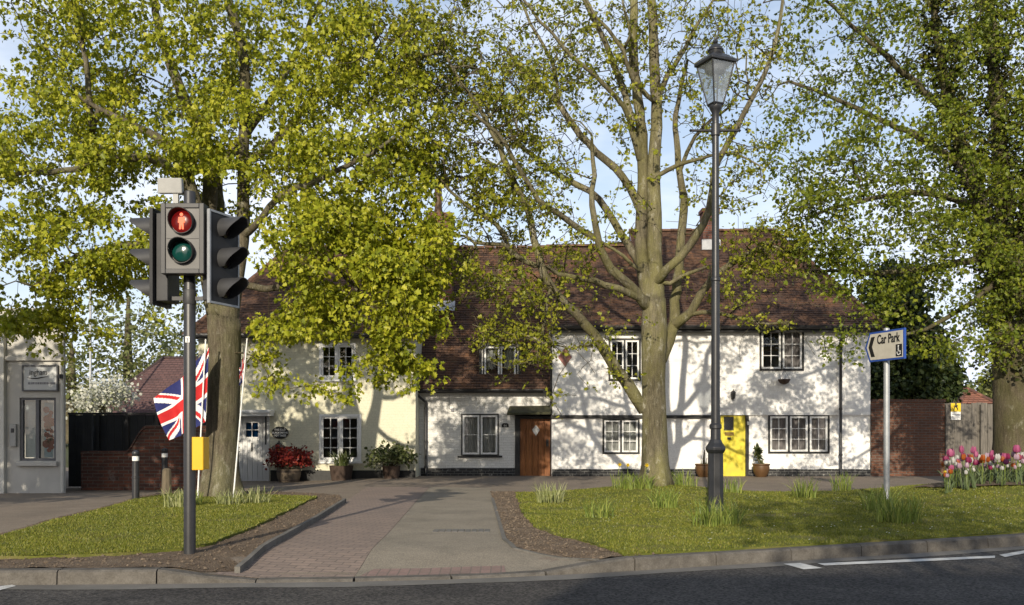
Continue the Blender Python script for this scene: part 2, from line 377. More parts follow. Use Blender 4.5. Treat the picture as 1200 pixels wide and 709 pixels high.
def m_ground(name, stops, scale, fine=90, bump=.5, dist=.01, big=None, rough=.95, speck=None):
    t = NT(name); o = t.coord()
    f = t.noise(o, scale, 6, .7); h = t.noise(o, fine, 3, .6)
    col = t.ramp(f, stops)
    if big:
        col = t.mix(t.math('MULTIPLY', t.ramp(t.noise(o, big[1], 5, .6), [(big[2], (0,0,0)), (big[3], (1,1,1))]), big[4]), col, big[0])
    if speck:
        vo = t.n('ShaderNodeTexVoronoi', Scale=speck[0]); t.l(o, vo.inputs['Vector'])
        sc = t.ramp(vo.outputs['Color'], [(.2, (.45,.45,.45)), (.9, (1.75,1.68,1.6))])
        col = t.mix(speck[1], col, sc, 'MULTIPLY')
        h = t.math('ADD', h, t.math('MULTIPLY', vo.outputs['Distance'], 1.2))
    col = t.mix(.5, col, t.ramp(h, [(.3, (.65,.65,.65)), (.75, (1.25,1.25,1.25))]), 'MULTIPLY')
    t.bsdf(col, rough, t.bump(h, bump, dist), 0, .2); return t.mat
M['road'] = m_ground('road_asphalt', [(.3, (.050,.048,.047)), (.7, (.068,.065,.063))], 2.0, 130, .6, .008, ((.034,.033,.034), .8, .46, .62, .75), .85, (48, .95))
M['pavement'] = m_ground('pavement_tarmac', [(.3, (.165,.136,.108)), (.7, (.21,.175,.14))], 1.6, 120, .5, .006, ((.10,.085,.07), .7, .5, .75, .6), .95, (90, .3))
M['drive'] = m_ground('drive_tarmac', [(.3, (.185,.163,.130)), (.7, (.23,.205,.165))], 1.3, 130, .5, .006, ((.11,.10,.082), .9, .5, .75, .6), .95, (100, .35))
M['channel'] = m_ground('channel_stone', [(.3, (.13,.125,.115)), (.7, (.19,.18,.165))], 1.6, 110, .4, .005, ((.09,.085,.08), 1.2, .5, .7, .6))
M['soil'] = m_ground('soil', [(.3, (.10,.073,.05)), (.7, (.20,.15,.108))], 5, 60, 1.0, .03, ((.21,.165,.12), 2.0, .5, .68, .6))
M['lawn'] = m_ground('lawn_turf', [(.3, (.085,.104,.017)), (.7, (.16,.168,.03))], 2.2, 110, .8, .02, ((.20,.17,.07), 1.3, .50, .66, .8))
M['ground'] = m_ground('rough_ground', [(.3, (.06,.07,.025)), (.7, (.10,.10,.045))], .4, 20, .6, .03)
M['clod'] = m_ground('clod', [(.3, (.10,.072,.05)), (.7, (.22,.175,.13))], 14, 80, .5, .01)
M['brick_paving'] = brickmat('brick_paving', (.26,.20,.165), (.21,.165,.14), (.14,.115,.10), bw=.21, bh=.105, ms=.009, bump=.5, vec=(0,0,math.radians(8)), patch=[((.14,.115,.10), (.5,.75), .9)], patch_amt=.5, dist=.005)
M['pink_band'] = brickmat('pink_setts', (.24,.165,.145), (.21,.15,.13), (.16,.13,.11), bw=.2, bh=.1, ms=.008, bump=.4, vec=(0,0,math.radians(90)), patch=[((.17,.13,.11), (.5,.75), 1.3)], dist=.005)

def m_emit(name, c, e):
    t = NT(name); p = t.bsdf((.02,.004,.004), .25); p.inputs['Emission Color'].default_value = (*c, 1); p.inputs['Emission Strength'].default_value = e; return t.mat
M['red_man'] = m_emit('red_figure_light', (1.0,.10,.02), 1.5)
M['red_lens'] = m_emit('red_lens', (.25,.008,.008), .5)
def m_lens(name, c):
    t = NT(name); t.bsdf(c, .12, t.bump(t.noise(t.coord(), 60, 1), .15, .003), 0, .6); return t.mat
M['green_lens'] = m_lens('unlit_green_lens', (.004,.042,.036)); M['dark_lens'] = m_lens('unlit_lens', (.02,.012,.01))
# ------------------------------------------------------------------ terrain
KERB = [(-40,5.6),(-22,7.35),(-12,8.3),(-4.77,8.75),(-2.97,8.84),(-1.4,8.95),(-0.2,9.15),(0.87,9.5),(1.6,9.79),(3.0,10.36),(4.74,11.05),(6.4,11.75),(10,13.4),(20,18.4),(40,29)]
def kerb_y(x):
    for (a, b), (c, d) in zip(KERB, KERB[1:]):
        if a <= x <= c:
            return b + (d-b)*(x-a)/(c-a)
    return KERB[0][1] if x < 0 else KERB[-1][1]
DROP = -0.108
def drop(x):
    return sm((x+3.25)/.7) * (1-sm((x-.1)/1.1))
MT = (2.98, 19.4)      # middle tree
def ground_h(x, y):
    d = y - kerb_y(x)
    z = DROP*drop(x)*(1-sm(d/1.6))
    r2 = (x-MT[0])**2 + (y-MT[1])**2
    z += .16*math.exp(-r2/1.7)
    z += .30*sm((x-6.6)/2.6)*math.exp(-((y-17.6)/2.6)**2)
    z += -.10*sm((-3.2-x)/3.0)*sm((y-20.5)/4)
    z += -.03*sm((d-12)/4)*0
    return z

def inside(x, y, poly):
    c = False; n = len(poly); j = n-1
    for i in range(n):
        xi, yi = poly[i]; xj, yj = poly[j]
        if (yi > y) != (yj > y) and x < (xj-xi)*(y-yi)/(yj-yi)+xi: c = not c
        j = i
    return c
def densify(poly, sp, jag=0.0):
    out = []
    for i in range(len(poly)):
        a = Vector(poly[i]); b = Vector(poly[(i+1) % len(poly)]); L = (b-a).length
        n = max(1, int(L/sp))
        for k in range(n):
            p = a + (b-a)*(k/n)
            if jag and k > 0:
                q = (b-a).normalized(); w = mnoise.noise(Vector((p.x*2.3, p.y*2.3, 3.1)))*jag + mnoise.noise(Vector((p.x*7, p.y*7, 9)))*jag*.5
                p = p + Vector((-q.y, q.x))*w
            out.append((p.x, p.y))
    return out
def sheet(name, poly, sp, off, mat, kind='structure', jag=0.0, rough=0.0, rscale=6.0, hfun=ground_h, edge=0.0):
    pl = densify(poly, sp, jag); n = len(pl)
    pts = [Vector(p) for p in pl]
    xs = [p[0] for p in pl]; ys = [p[1] for p in pl]
    x = min(xs)
    while x < max(xs):
        y = min(ys)
        while y < max(ys):
            if inside(x, y, pl): pts.append(Vector((x+random.uniform(-.1,.1)*sp, y+random.uniform(-.1,.1)*sp)))
            y += sp
        x += sp
    edges = [(i, (i+1) % n) for i in range(n)]
    vc, ed, fc, *_ = delaunay_2d_cdt(pts, edges, [], 1, 1e-5)
    m = MB(); vs = []
    for v in vc:
        z = hfun(v.x, v.y) + off
        if rough:
            z += rough*(mnoise.noise(Vector((v.x*rscale, v.y*rscale, 0))) + .6*mnoise.noise(Vector((v.x*rscale*2.7, v.y*rscale*2.7, 5))))
        vs.append((v.x, v.y, z))
    fs = []
    for f in fc:
        a, b, c = [Vector(vs[i]) for i in f[:3]]
        fs.append(tuple(f) if (b-a).cross(c-a).z > 0 else tuple(reversed(f)))
    m.add(vs, fs)
    if edge:   # skirt down along the outline
        k = len(m.v)
        for p in pl: m.v.append((p[0], p[1], hfun(p[0], p[1])+off))
        for p in pl: m.v.append((p[0], p[1], hfun(p[0], p[1])+off-edge))
        for i in range(n):
            j = (i+1) % n; m.f.append((k+i, k+j, k+n+j, k+n+i)); m.m.append(0)
    o = m.build(name, mat, None, smooth=False); o['kind'] = kind
    return o, pl

# rough ground to the horizon, below everything
m = MB(); R_ = 900
m.add([(-R_,-R_,-.16),(R_,-R_,-.16),(R_,R_,-.16),(-R_,R_,-.16)], [(0,1,2,3)])
o = m.build('ground', M['ground']); o['kind'] = 'structure'
# road: from the kerb line back to the far side, behind the camera
m = MB(); vs = []; KF = [(x, y-.11) for x, y in KERB]
for i, (x, y) in enumerate(KF):
    vs.append((x, y, -.12))
for i, (x, y) in enumerate(KF):
    vs.append((x + (0 if x < 0 else x*.25), y-9.6-.2*max(0, x), -.115))
n = len(KF); m.add(vs, [(i, n+i, n+i+1, i+1) for i in range(n-1)])
o = m.build('road', M['road']); o['kind'] = 'structure'
# paved ground on the house side of the kerb
pav = [(x, y) for x, y in KERB] + [(40, 36), (-40, 36)]
sheet('pavement', pav, .55, 0.0, M['pavement'])
# pavement across the road behind the camera
m = MB(); m.add([(-40,-12,-.0),(40,-12,0),(40,-2.4,0),(-40,-2.4,0)], [(0,1,2,3)])
m.add([(-40,-2.4,0),(40,-2.4,0),(40,-2.4,-.16),(-40,-2.4,-.16)], [(3,2,1,0)])
o = m.build('far_pavement', M['pavement']); o['kind'] = 'structure'

# kerb stones: one run of separate blocks 0.9 m long
m = MB(); acc = 0.0
def kerb_pts():
    out = []; x = -24.0
    while x < 24.0:
        out.append((x, kerb_y(x)));
        x += .45
    return out
kp = kerb_pts(); i = 0
while i < len(kp)-2:
    a = Vector(kp[i]); b = Vector(kp[i+2]); d = (b-a).normalized(); nrm = Vector((d.y, -d.x))
    a2 = a + d*.006; b2 = b - d*.006; vs = []
    j = random.uniform(-.004, .004)
    for p in (a2, (a2+b2)/2, b2):
        z = .002 + DROP*drop(p.x)*1.0 + .012 + j
        for off, zz in ((.03, z), (-.10, z), (-.125, z-.018), (-.135, -.2), (.03, -.2)):
            q = p - nrm*(-off) if False else p + nrm*(-off)
            vs.append((q.x, q.y, zz))
    fs = []
    for s in range(2):
        for k in range(4):
            fs.append((s*5+k, s*5+k+1, (s+1)*5+k+1, (s+1)*5+k))
    fs += [(4,3,2,1,0), (10,11,12,13,14)]
    m.add(vs, fs); i += 2
o = m.build('kerb', M['kerb']); o['kind'] = 'structure'
# concrete channel along the foot of the kerb
m = MB(); vs = []
for x, y in [(x, kerb_y(x)) for x in np.arange(-24, 24, .5)]:
    vs += [(x, y-.12, -.1165), (x+.03, y-.40-.03*math.sin(x*3), -.1165)]
m.add(vs, [(2*i, 2*i+1, 2*i+3, 2*i+2) for i in range(len(vs)//2-1)])
o = m.build('road_channel', M['channel']); o['kind'] = 'structure'

def on_kerb(x, back=.045): return (x, kerb_y(x)+back)
# driveway: brick strip, tarmac, setts
brick_poly = [G(270,668)] + [on_kerb(x) for x in (-2.7, -2.2, -1.8)][0:0] + [G(425,667), G(455,625), G(485,591), G(503,571), G(430,571), G(405,588)]
brick_poly[0] = on_kerb(-2.83); brick_poly[1] = on_kerb(-1.52)
sheet('brick_paving', brick_poly, .3, .006, M['brick_paving'])
tar = [on_kerb(-1.515), on_kerb(-.8), on_kerb(-.2), on_kerb(.3), on_kerb(.8), G(604,641), G(592,633), G(585,608), G(578,586), G(575,572), G(504,571), G(485.5,591), G(455.5,625)]
sheet('driveway', tar, .3, .006, M['drive'])
band = [on_kerb(-1.47,.06), on_kerb(-.9,.06), on_kerb(-.06,.06), (-.08, kerb_y(-.08)+.42), (-.9, kerb_y(-.9)+.40), (-1.38, kerb_y(-1.38)+.42)]
sheet('pink_setts', band, .2, .012, M['pink_band'])
# drain strip
m = MB()
for k in range(9):
    x = -1.02 + k*.083
    m.box(x, x+.07, 12.0, 12.32, ground_h(x,12.1)-.03, ground_h(x,12.1)+.010 + random.uniform(0,.004))
o = m.build('drain_stones', M['channel']); o['kind'] = 'structure'

# soil borders and lawns
soilL = [on_kerb(-6.2), on_kerb(-4.77), on_kerb(-2.95), G(281,660), G(332,632), G(370,609), G(402,589), G(398,581), G(377,579), G(300,576), G(230,576), G(199,577), G(160,583), G(124,594), G(60,609), G(0,627), (-6.55, 9.8)]
sheet('soil_border_left', soilL, .09, .014, M['soil'], jag=.02, rough=.016, rscale=7)
lawnL = [G(-25,657), G(60,655.5), G(133,653), G(213,647), G(240,642.5), G(293,623), G(333,603), G(372,584), G(307,582), G(230,579), G(199,581), G(163,586), G(127,597), G(63,612.5), G(0,632), (-6.1, 10.2)]
_, LL = sheet('lawn_left', lawnL, .16, .042, M['lawn'], jag=.05, rough=.012, rscale=3, edge=.07)
soilR = [G(578,586), G(585,608), G(592,632.5), G(604,641), on_kerb(.82), on_kerb(1.2), on_kerb(1.6), on_kerb(1.9), G(735,645), G(690,632), G(640,615), G(618,578), G(600,576.5), G(575,577)]
sheet('soil_border_right', soilR, .09, .016, M['soil'], jag=.02, rough=.018, rscale=7)
lawnR = [G(604,578.5), G(611,600), G(625,619), G(650,629), G(677,634.5), G(705,643)] + [on_kerb(x, .05) for x in (1.15, 1.6, 2.3, 3.0, 3.9, 4.74, 5.6, 6.4, 8, 10, 13, 16)] + [(16.5, 20.5), (11.5, 20.3), (9.0, 20.1), (7.2, 19.7), G(1025,576.5), G(940,577.5), G(860,578), G(820,577), G(700,577)]
_, LR = sheet('lawn_right', lawnR, .22, .03, M['lawn'], jag=.05, rough=.014, rscale=2.2, edge=.06)

# raised edging strips along both soil borders
def strip(name, pts, w, h):
    m = MB(); vs = []; pl = []
    for a, b in zip(pts, pts[1:]):
        a = Vector(a); b = Vector(b)
        for k in range(6): pl.append(a + (b-a)*k/6)
    pl.append(Vector(pts[-1]))
    for i, p in enumerate(pl):
        d = (pl[min(i+1, len(pl)-1)] - pl[max(i-1, 0)]).normalized(); q = Vector((-d.y, d.x))*w/2
        z = ground_h(p.x, p.y); hh = h + .006*mnoise.noise(Vector((p.x*4, p.y*4, 1)))
        for s, zz in ((1,z-.05),(1,z+hh),(-1,z+hh),(-1,z-.05)):
            vs.append((p.x+q.x*s, p.y+q.y*s, zz))
    n = len(pl); fs = [(i*4+k, i*4+k+1, i*4+5+k, i*4+4+k) for i in range(n-1) for k in range(3)] + [(0,3,2,1), (4*n-4,4*n-3,4*n-2,4*n-1)]
    m.add(vs, fs); o = m.build(name, M['edge']); o['kind'] = 'structure'
strip('path_edging', [G(278,662), G(330,634), G(370,611), G(404,589)], .055, .075)
strip('path_edging', [G(577,584), G(584,608), G(591,633), G(603,642), G(660,649.5), G(700,655)], .05, .022)

# painted markings on the road
def RD(px, py): return G(px, py, -.116)
def mark(px):
    m = MB(); m.add([(*RD(*p), -.1125) for p in px], [tuple(range(len(px)))])
    p0 = Vector(m.v[0]); p1 = Vector(m.v[1]); p2 = Vector(m.v[2])
    if (p1-p0).cross(p2-p0).z < 0: m.f = [tuple(reversed(f)) for f in m.f]
    o = m.build('road_marking', M['road_paint']); o['kind'] = 'structure'
mark([(918,661),(938,660),(964,666),(942,667.5)])
mark([(958,660.5),(1060,656),(1166,651.5),(1166,654),(1060,659),(966,663)])
mark([(1171,650.5),(1230,640),(1300,625),(1300,628),(1230,643),(1178,653)])
mark([(-20,690),(14,685.5),(19,687),(-20,697)])

# loose lumps on the soil
def clods(poly, n, name):
    m = MB(); xs = [p[0] for p in poly]; ys = [p[1] for p in poly]; k = 0
    while k < n:
        x = random.uniform(min(xs), max(xs)); y = random.uniform(min(ys), max(ys))
        if not inside(x, y, poly): continue
        if inside(x, y, LL) or inside(x, y, LR): continue
        k += 1; r = random.uniform(.006, .022)*(.6 if random.random() < .7 else 1.1); z = ground_h(x, y)+.02
        vs = []
        for d in ((1,0,0),(-1,0,0),(0,1,0),(0,-1,0),(0,0,1),(0,0,-1)):
            q = random.uniform(.6,1.2); vs.append((x+d[0]*r*q+random.uniform(-.3,.3)*r, y+d[1]*r*q+random.uniform(-.3,.3)*r, z+d[2]*r*.75*q))
        m.add(vs, [(0,2,4),(2,1,4),(1,3,4),(3,0,4),(2,0,5),(1,2,5),(3,1,5),(0,3,5)])
    o = m.build(name, M['clod']); tag(o, kind='stuff')
clods(soilL, 2200, 'soil_lumps'); clods(soilR, 1800, 'soil_lumps')

# ------------------------------------------------------------------ grass
def np_mesh(name, V, Fq, mat, parent=None, smooth=False):
    """V (n,3) float, Fq (m,k) int -> mesh object"""
    me = bpy.data.meshes.new(name); n = len(V); k = Fq.shape[1]; mm = len(Fq)
    b = wbase(parent) if parent is not None else Vector((0,0,0))
    me.vertices.add(n); me.vertices.foreach_set('co', (V - np.array(b)).astype(np.float32).ravel())
    me.loops.add(mm*k); me.loops.foreach_set('vertex_index', Fq.astype(np.int32).ravel())
    me.polygons.add(mm); me.polygons.foreach_set('loop_start', (np.arange(mm)*k).astype(np.int32))
    try: me.polygons.foreach_set('loop_total', np.full(mm, k, np.int32))
    except Exception: pass
    if smooth: me.polygons.foreach_set('use_smooth', [True]*mm)
    me.materials.append(mat); me.update(calc_edges=True); me.validate()
    o = bpy.data.objects.new(name, me); COL.objects.link(o)
    if parent is not None: o.parent = parent; o['_b'] = tuple(b)
    return o
def blades(poly, n, name, off, hmin=.012, hmax=.034, w=.007):
    xs = [p[0] for p in poly]; ys = [p[1] for p in poly]; pts = []
    y0, y1 = min(ys), max(ys)
    while len(pts) < n:
        u = random.random(); y = 1/((1-u)/y0 + u/y1); x = random.uniform(min(xs), max(xs))
        if abs(x)/y > .62 or not inside(x, y, poly): continue
        g = mnoise.noise(Vector((x*1.4, y*1.4, 2)))
        if random.random() < .25 - g*.8: continue
        pts.append((x, y, ground_h(x, y)+off-.005))
    B = np.array(pts); N = len(B); a = RNG.uniform(0, 2*np.pi, N); h = RNG.uniform(hmin, hmax, N); ln = RNG.uniform(-.6,.6,(N,2))*h[:,None]
    ww = w*(.7+.6*RNG.random(N))*np.clip(B[:,1]/11, .8, 1.8)
    s = np.stack([np.cos(a)*ww, np.sin(a)*ww, np.zeros(N)], 1)
    tip = B + np.stack([ln[:,0], ln[:,1], h], 1)
    V = np.stack([B-s, B+s, tip], 1).reshape(-1,3); Fq = np.arange(3*N).reshape(-1,3)
    o = np_mesh(name, V, Fq, M['grass']); tag(o, kind='stuff')
blades(LL, 60000, 'lawn_grass', .042); blades(LR, 110000, 'lawn_grass', .03)
# daisies sprinkled in the right-hand lawn
m = MB(); k = 0
while k < 170:
    x = random.uniform(1, 9); y = random.uniform(10.4, 18)
    if not inside(x, y, LR): continue
    k += 1; z = ground_h(x, y)+.065; r = .011
    m.add([(x+r*math.cos(q*1.047), y+r*math.sin(q*1.047), z+.004*math.cos(q*1.047)) for q in range(6)], [(0,1,2,3,4,5)])
o = m.build('lawn_daisies', M['daisy']); tag(o, kind='stuff')
# ------------------------------------------------------------------ cottages
def front_wall(mb, x0, x1, z0, z1, Y, holes, depth=.16, step=.25, wob=.012, mi=0, top=None):
    """front face with openings and their reveals; uneven like old plaster"""
    xs = {x0, x1}; zs = {z0, z1}
    for a, b, c, d in holes: xs |= {a, b}; zs |= {c, d}
    def fill(s, lo, hi):
        s = sorted(s); out = []
        for a, b in zip(s, s[1:]):
            n = max(1, round((b-a)/step)); out += [a+(b-a)*k/n for k in range(n)]
        return out + [s[-1]]
    xs = fill(xs, x0, x1); zs = fill(zs, z0, z1)
    nx, nz = len(xs), len(zs)
    def yy(x, z): return Y + wob*mnoise.noise(Vector((x*.9, z*.9, Y))) + wob*.4*mnoise.noise(Vector((x*3, z*3, 1)))
    vs = [(x, yy(x, z), z) for z in zs for x in xs]; fs = []
    for j in range(nz-1):
        for i in range(nx-1):
            cx, cz = (xs[i]+xs[i+1])/2, (zs[j]+zs[j+1])/2
            if any(a < cx < b and c < cz < d for a, b, c, d in holes): continue
            fs.append((j*nx+i, j*nx+i+1, (j+1)*nx+i+1, (j+1)*nx+i))
    mb.add(vs, fs, mi)
    for a, b, c, d in holes:
        f = Y-.002; g = Y+depth
        mb.add([(a,f,c),(b,f,c),(b,f,d),(a,f,d),(a,g,c),(b,g,c),(b,g,d),(a,g,d)], [(0,1,5,4),(1,2,6,5),(2,3,7,6),(3,0,4,7)], mi)

def curtain(x0, x1, y, z0, z1, amp=.025, per=.11):
    m = MB(); n = max(8, int((x1-x0)/.02)); vs = []
    for i in range(n+1):
        x = x0+(x1-x0)*i/n; yv = y + amp*math.sin(x/per*6.28) + amp*.5*math.sin(x/per*2.7+1)
        vs += [(x, yv, z0), (x, yv+.01, z1)]
    m.add(vs, [(2*i, 2*i+2, 2*i+3, 2*i+1) for i in range(n)]); return m

def window(parent, Y, px0, px1, py0, py1, ncase, cols, rows, fmat, smat, fw=.05, sw=.035, cur=None, cur_rng=None, sill=None, bars=.016, mull=None, glass=None):
    """casement window set in the wall plane Y; returns its opening rectangle"""
    x0, x1 = X_(px0, Y), X_(px1, Y); z0, z1 = Z_(py1, Y), Z_(py0, Y)
    f = MB(); f.ring(x0, x1, z0, z1, fw, Y-.028, Y+.07)
    mull = mull or fw*.8
    ix0, ix1 = x0+fw, x1-fw; iz0, iz1 = z0+fw, z1-fw
    cw = (ix1-ix0-mull*(ncase-1))/ncase
    for k in range(1, ncase):
        a = ix0 + k*cw + (k-1)*mull; f.box(a, a+mull, Y-.024, Y+.066, iz0, iz1)
    fo = f.build('window', fmat, parent, bevel=.004)
    for k in range(ncase):
        a = ix0 + k*(cw+mull); b = a+cw; s = MB(); s.ring(a+.003, b-.003, iz0+.003, iz1-.003, sw, Y-.012, Y+.04)
        ga, gb, gc, gd = a+sw, b-sw, iz0+sw, iz1-sw
        for c in range(1, cols):
            q = ga+(gb-ga)*c/cols; s.box(q-bars/2, q+bars/2, Y-.004, Y+.028, gc, gd)
        for r in range(1, rows):
            q = gc+(gd-gc)*r/rows; s.box(ga, gb, Y-.006, Y+.026, q-bars/2, q+bars/2)
        s.build('sash', smat, fo)
        g = MB(); g.add([(ga-.005, Y+.014, gc-.005), (gb+.005, Y+.014, gc-.005), (gb+.005, Y+.016, gd+.005), (ga-.005, Y+.016, gd+.005)], [(0,1,2,3)])
        g.build('pane', glass or M['glass'], fo)
    if cur:
        for a, b in (cur_rng or [(0, 1)]):
            curtain(ix0+(ix1-ix0)*a, ix0+(ix1-ix0)*b, Y+.13, iz0-.02, iz1+.02).build('curtain', M[cur], fo)
    if sill:
        MB().box(x0-sill, x1+sill, Y-.075, Y+.02, z0-.05, z0-.002).build('sill', fmat, fo, bevel=.005)
    return (x0+fw*.4, x1-fw*.4, z0+fw*.4, z1-fw*.4)

def roof_slope(e0, e1, r0, r1, row=.105, lip=.022, sag=.03, seed=0, ustep=.4, mb=None):
    """tiled slope as stepped courses between eave e0->e1 and ridge r0->r1 with uv in metres"""
    e0, e1, r0, r1 = map(Vector, (e0, e1, r0, r1)); m = mb or MB()
    if m.uv is None: m.uv = [(0,0)]*len(m.v)
    L = ((r0-e0).length + (r1-e1).length)/2; W = max((e1-e0).length, (r1-r0).length); n = max(2, int(L/row)); nu = max(2, int(W/ustep))
    nrm = (e1-e0).cross(r0-e0) if (e1-e0).length > .01 else (r1-r0).cross(e0-r0)
    nrm.normalize()
    if nrm.z < 0: nrm = -nrm
    def pt(u, v, up):
        p = e0.lerp(e1, u).lerp(r0.lerp(r1, u), v)
        w = sag*mnoise.noise(Vector((p.x*.35, p.z*.5, seed))) + .012*mnoise.noise(Vector((p.x*2.1, p.z*2.5, seed+3))) - sag*1.2*math.sin(math.pi*u)*math.sin(math.pi*v)
        return p + nrm*(w+up)
    udir = (e1-e0).normalized() if (e1-e0).length > .01 else (r1-r0).normalized()
    for k in range(n):
        va, vb = k/n, (k+1)/n; vs = []; uv = []
        j = [random.uniform(-.006,.006) for _ in range(nu+1)]
        for i in range(nu+1):
            u = i/nu; a = pt(u, va, lip+j[i]); b = pt(u, vb, .002); c = pt(u, va, -.004)
            U = (a-e0).dot(udir)
            vs += [c, a, b]; uv += [(U, k*row*.999+.0005), (U, k*row+.001), (U, (k+1)*row-.001)]
        fs = []
        for i in range(nu):
            q = 3*i; fs += [(q, q+3, q+4, q+1), (q+1, q+4, q+5, q+2)]
        m.add(vs, fs); m.uv += uv
    return m
def ridge_tiles(a, b, r=.11, mb=None):
    a, b = Vector(a), Vector(b); m = mb or MB(); d = (b-a).normalized(); n = max(1, int((b-a).length/.33)); L = (b-a).length/n
    up = Vector((0,0,1)); sd = d.cross(up).normalized(); up = sd.cross(d)
    for k in range(n):
        p = a+d*(k*L); q = a+d*((k+1)*L-.012); vs = []; w = random.uniform(-.012,.012)
        for c in (p, q):
            for t in range(7):
                an = math.pi*t/6; vs.append(c + sd*math.cos(an)*r + up*(math.sin(an)*r*.8-.03+w))
        m.add(vs, [(t, t+1, t+8, t+7) for t in range(6)] + [tuple(range(6,-1,-1)), tuple(range(7,14))])
    if m.uv is not None: m.uv += [(0,0)]*(len(m.v)-len(m.uv))
    return m

def side_box(mb, x0, x1, y0, y1, z0, z1, mi=0, sides='LRB'):
    if 'L' in sides: mb.add([(x0,y1,z0),(x0,y0,z0),(x0,y0,z1),(x0,y1,z1)], [(0,1,2,3)], mi)
    if 'R' in sides: mb.add([(x1,y0,z0),(x1,y1,z0),(x1,y1,z1),(x1,y0,z1)], [(0,1,2,3)], mi)
    if 'B' in sides: mb.add([(x1,y1,z0),(x0,y1,z0),(x0,y1,z1),(x1,y1,z1)], [(0,1,2,3)], mi)

def plinth(parent, x0, x1, Y, z0, z1, gaps=(), mat='plinth'):
    m = MB(); xs = [x0] + [g for ab in gaps for g in ab] + [x1]
    for a, b in zip(xs[::2], xs[1::2]): 
        n = max(1, int((b-a)/.3)); vs = []
        for i in range(n+1):
            x = a+(b-a)*i/n; w = .012*mnoise.noise(Vector((x*2, 3, 1))); h = .02*mnoise.noise(Vector((x*1.7, 8, 1)))
            vs += [(x, Y-.045+w, z0), (x, Y-.045+w, z1+h), (x, Y+.02, z1+h+.01)]
        fs = [(3*i+k, 3*i+3+k, 3*i+4+k, 3*i+1+k) for i in range(n) for k in (0,1)]
        fs += [(0,1,2), (3*n, 3*n+2, 3*n+1)]
        m.add(vs, fs)
    return m.build('plinth', M[mat], parent)
def pipe(parent, pts, r=.035, name='downpipe', collars=()):
    m = MB(); m.tube(pts, r, 10)
    for z, x, y in collars: m.lathe([(r+.012, -.03), (r+.014, 0), (r+.012, .03)], (x, y, z), 10)
    return m.build(name, M['black_iron'], parent, smooth=True, auto=40)
def gutter(parent, x0, x1, y, z, r=.055):
    m = MB(); vs = []
    for x in np.arange(x0, x1+.3, .6):
        x = min(x, x1)
        for t in range(6):
            a = math.pi + math.pi*t/5; vs.append((x, y+r*math.cos(a), z+r*math.sin(a)+.006*mnoise.noise(Vector((x*.5,1,1)))))
    n = len(vs)//6; m.add(vs, [(i*6+t, i*6+6+t, i*6+7+t, i*6+1+t) for i in range(n-1) for t in range(5)])
    m.box(x0, x1, y+r, y+r+.04, z-.08, z+.06)
    return m.build('gutter', M['black_iron'], parent)

# ---- cream cottage --------------------------------------------------------
YA = 26.2
A = thing('cottage', (-5.6, YA, -.1), 'cream rendered cottage with a white plank door and white paned windows', 'house')
ax0, ax1, az1 = -8.75, X_(487, YA), 4.05
hA = [window(A, YA, 374, 423.5, 485.5, 541, 2, 2, 4, M['white_paint'], M['white_paint'], .075, .04, sill=.03),
      window(A, YA, 374, 417, 402, 445, 2, 2, 3, M['white_paint'], M['white_paint'], .075, .04, sill=.03)]
dA = (X_(276, YA), X_(315, YA), -.2, Z_(487.5, YA))
m = MB(); front_wall(m, ax0, ax1, -.5, az1, YA, hA+[dA]); side_box(m, ax0, ax1, YA, 35.5, -.5, az1)
# right gable above the neighbouring roof
m.add([(ax1, YA, az1), (ax1, 35.5, az1), (ax1, 30.9, 7.25)], [(0,1,2)])
m.build('wall', M['cream'], A)
plinth(A, X_(316, YA)+.03, ax1, YA, -.5, Z_(551.5, YA), mat='black_wood')
r = roof_slope((ax0-.3, YA-.3, az1-.12), (ax1+.12, YA-.3, az1-.12), (-7.3, 30.9, 7.36), (ax1+.12, 30.9, 7.36), seed=1)
roof_slope((ax1+.12, 35.6, az1-.12), (ax0-.3, 35.6, az1-.12), (ax1+.12, 30.9, 7.36), (-7.3, 30.9, 7.36), seed=2, mb=r, ustep=1.0)
roof_slope((ax0-.3, 35.6, az1-.12), (ax0-.3, YA-.3, az1-.12), (-7.3, 30.9, 7.36), (-7.3, 30.9, 7.36), seed=3, mb=r)
ridge_tiles((-7.3, 30.9, 7.38), (ax1+.1, 30.9, 7.38), mb=r); ridge_tiles((ax0-.3, YA-.3, az1-.08), (-7.3, 30.9, 7.38), .09, mb=r)
roofA = r.build('roof', M['tile'], A)
gutter(A, ax0-.3, ax1+.1, YA-.38, az1-.12)
# chimney between the two roofs
cx0, cx1 = X_(503, 28.7), X_(529.5, 28.7)
m = MB(); m.box(cx0, cx1, 28.7, 29.5, 4.2, 7.75); m.box(cx0-.05, cx1+.05, 28.65, 29.55, 7.75, 7.87); m.box(cx0-.02, cx1+.02, 28.68, 29.52, 7.87, 7.98)
ch = m.build('chimney', M['chimney'], roofA)
m = MB(); c = (X_(513.5, 29), 29.05, 7.98); m.lathe([(.15,0),(.14,.1),(.115,.2),(.115,.85),(.14,.88),(.14,.95),(.10,.95),(.10,.5)], c, 14)
m.build('chimney_pot', M['terracotta'], roofA, smooth=True, auto=35)
m = MB(); m.box(cx0-.14, cx1+.10, 28.50, 28.697, 5.05, 5.12); m.add([(cx0-.15, 28.3, 4.93), (cx1+.12, 28.3, 4.93), (cx1+.1, 28.69, 5.28), (cx0-.12, 28.69, 5.28)], [(0,1,2,3)])
m.build('flashing', M['lead'], roofA)
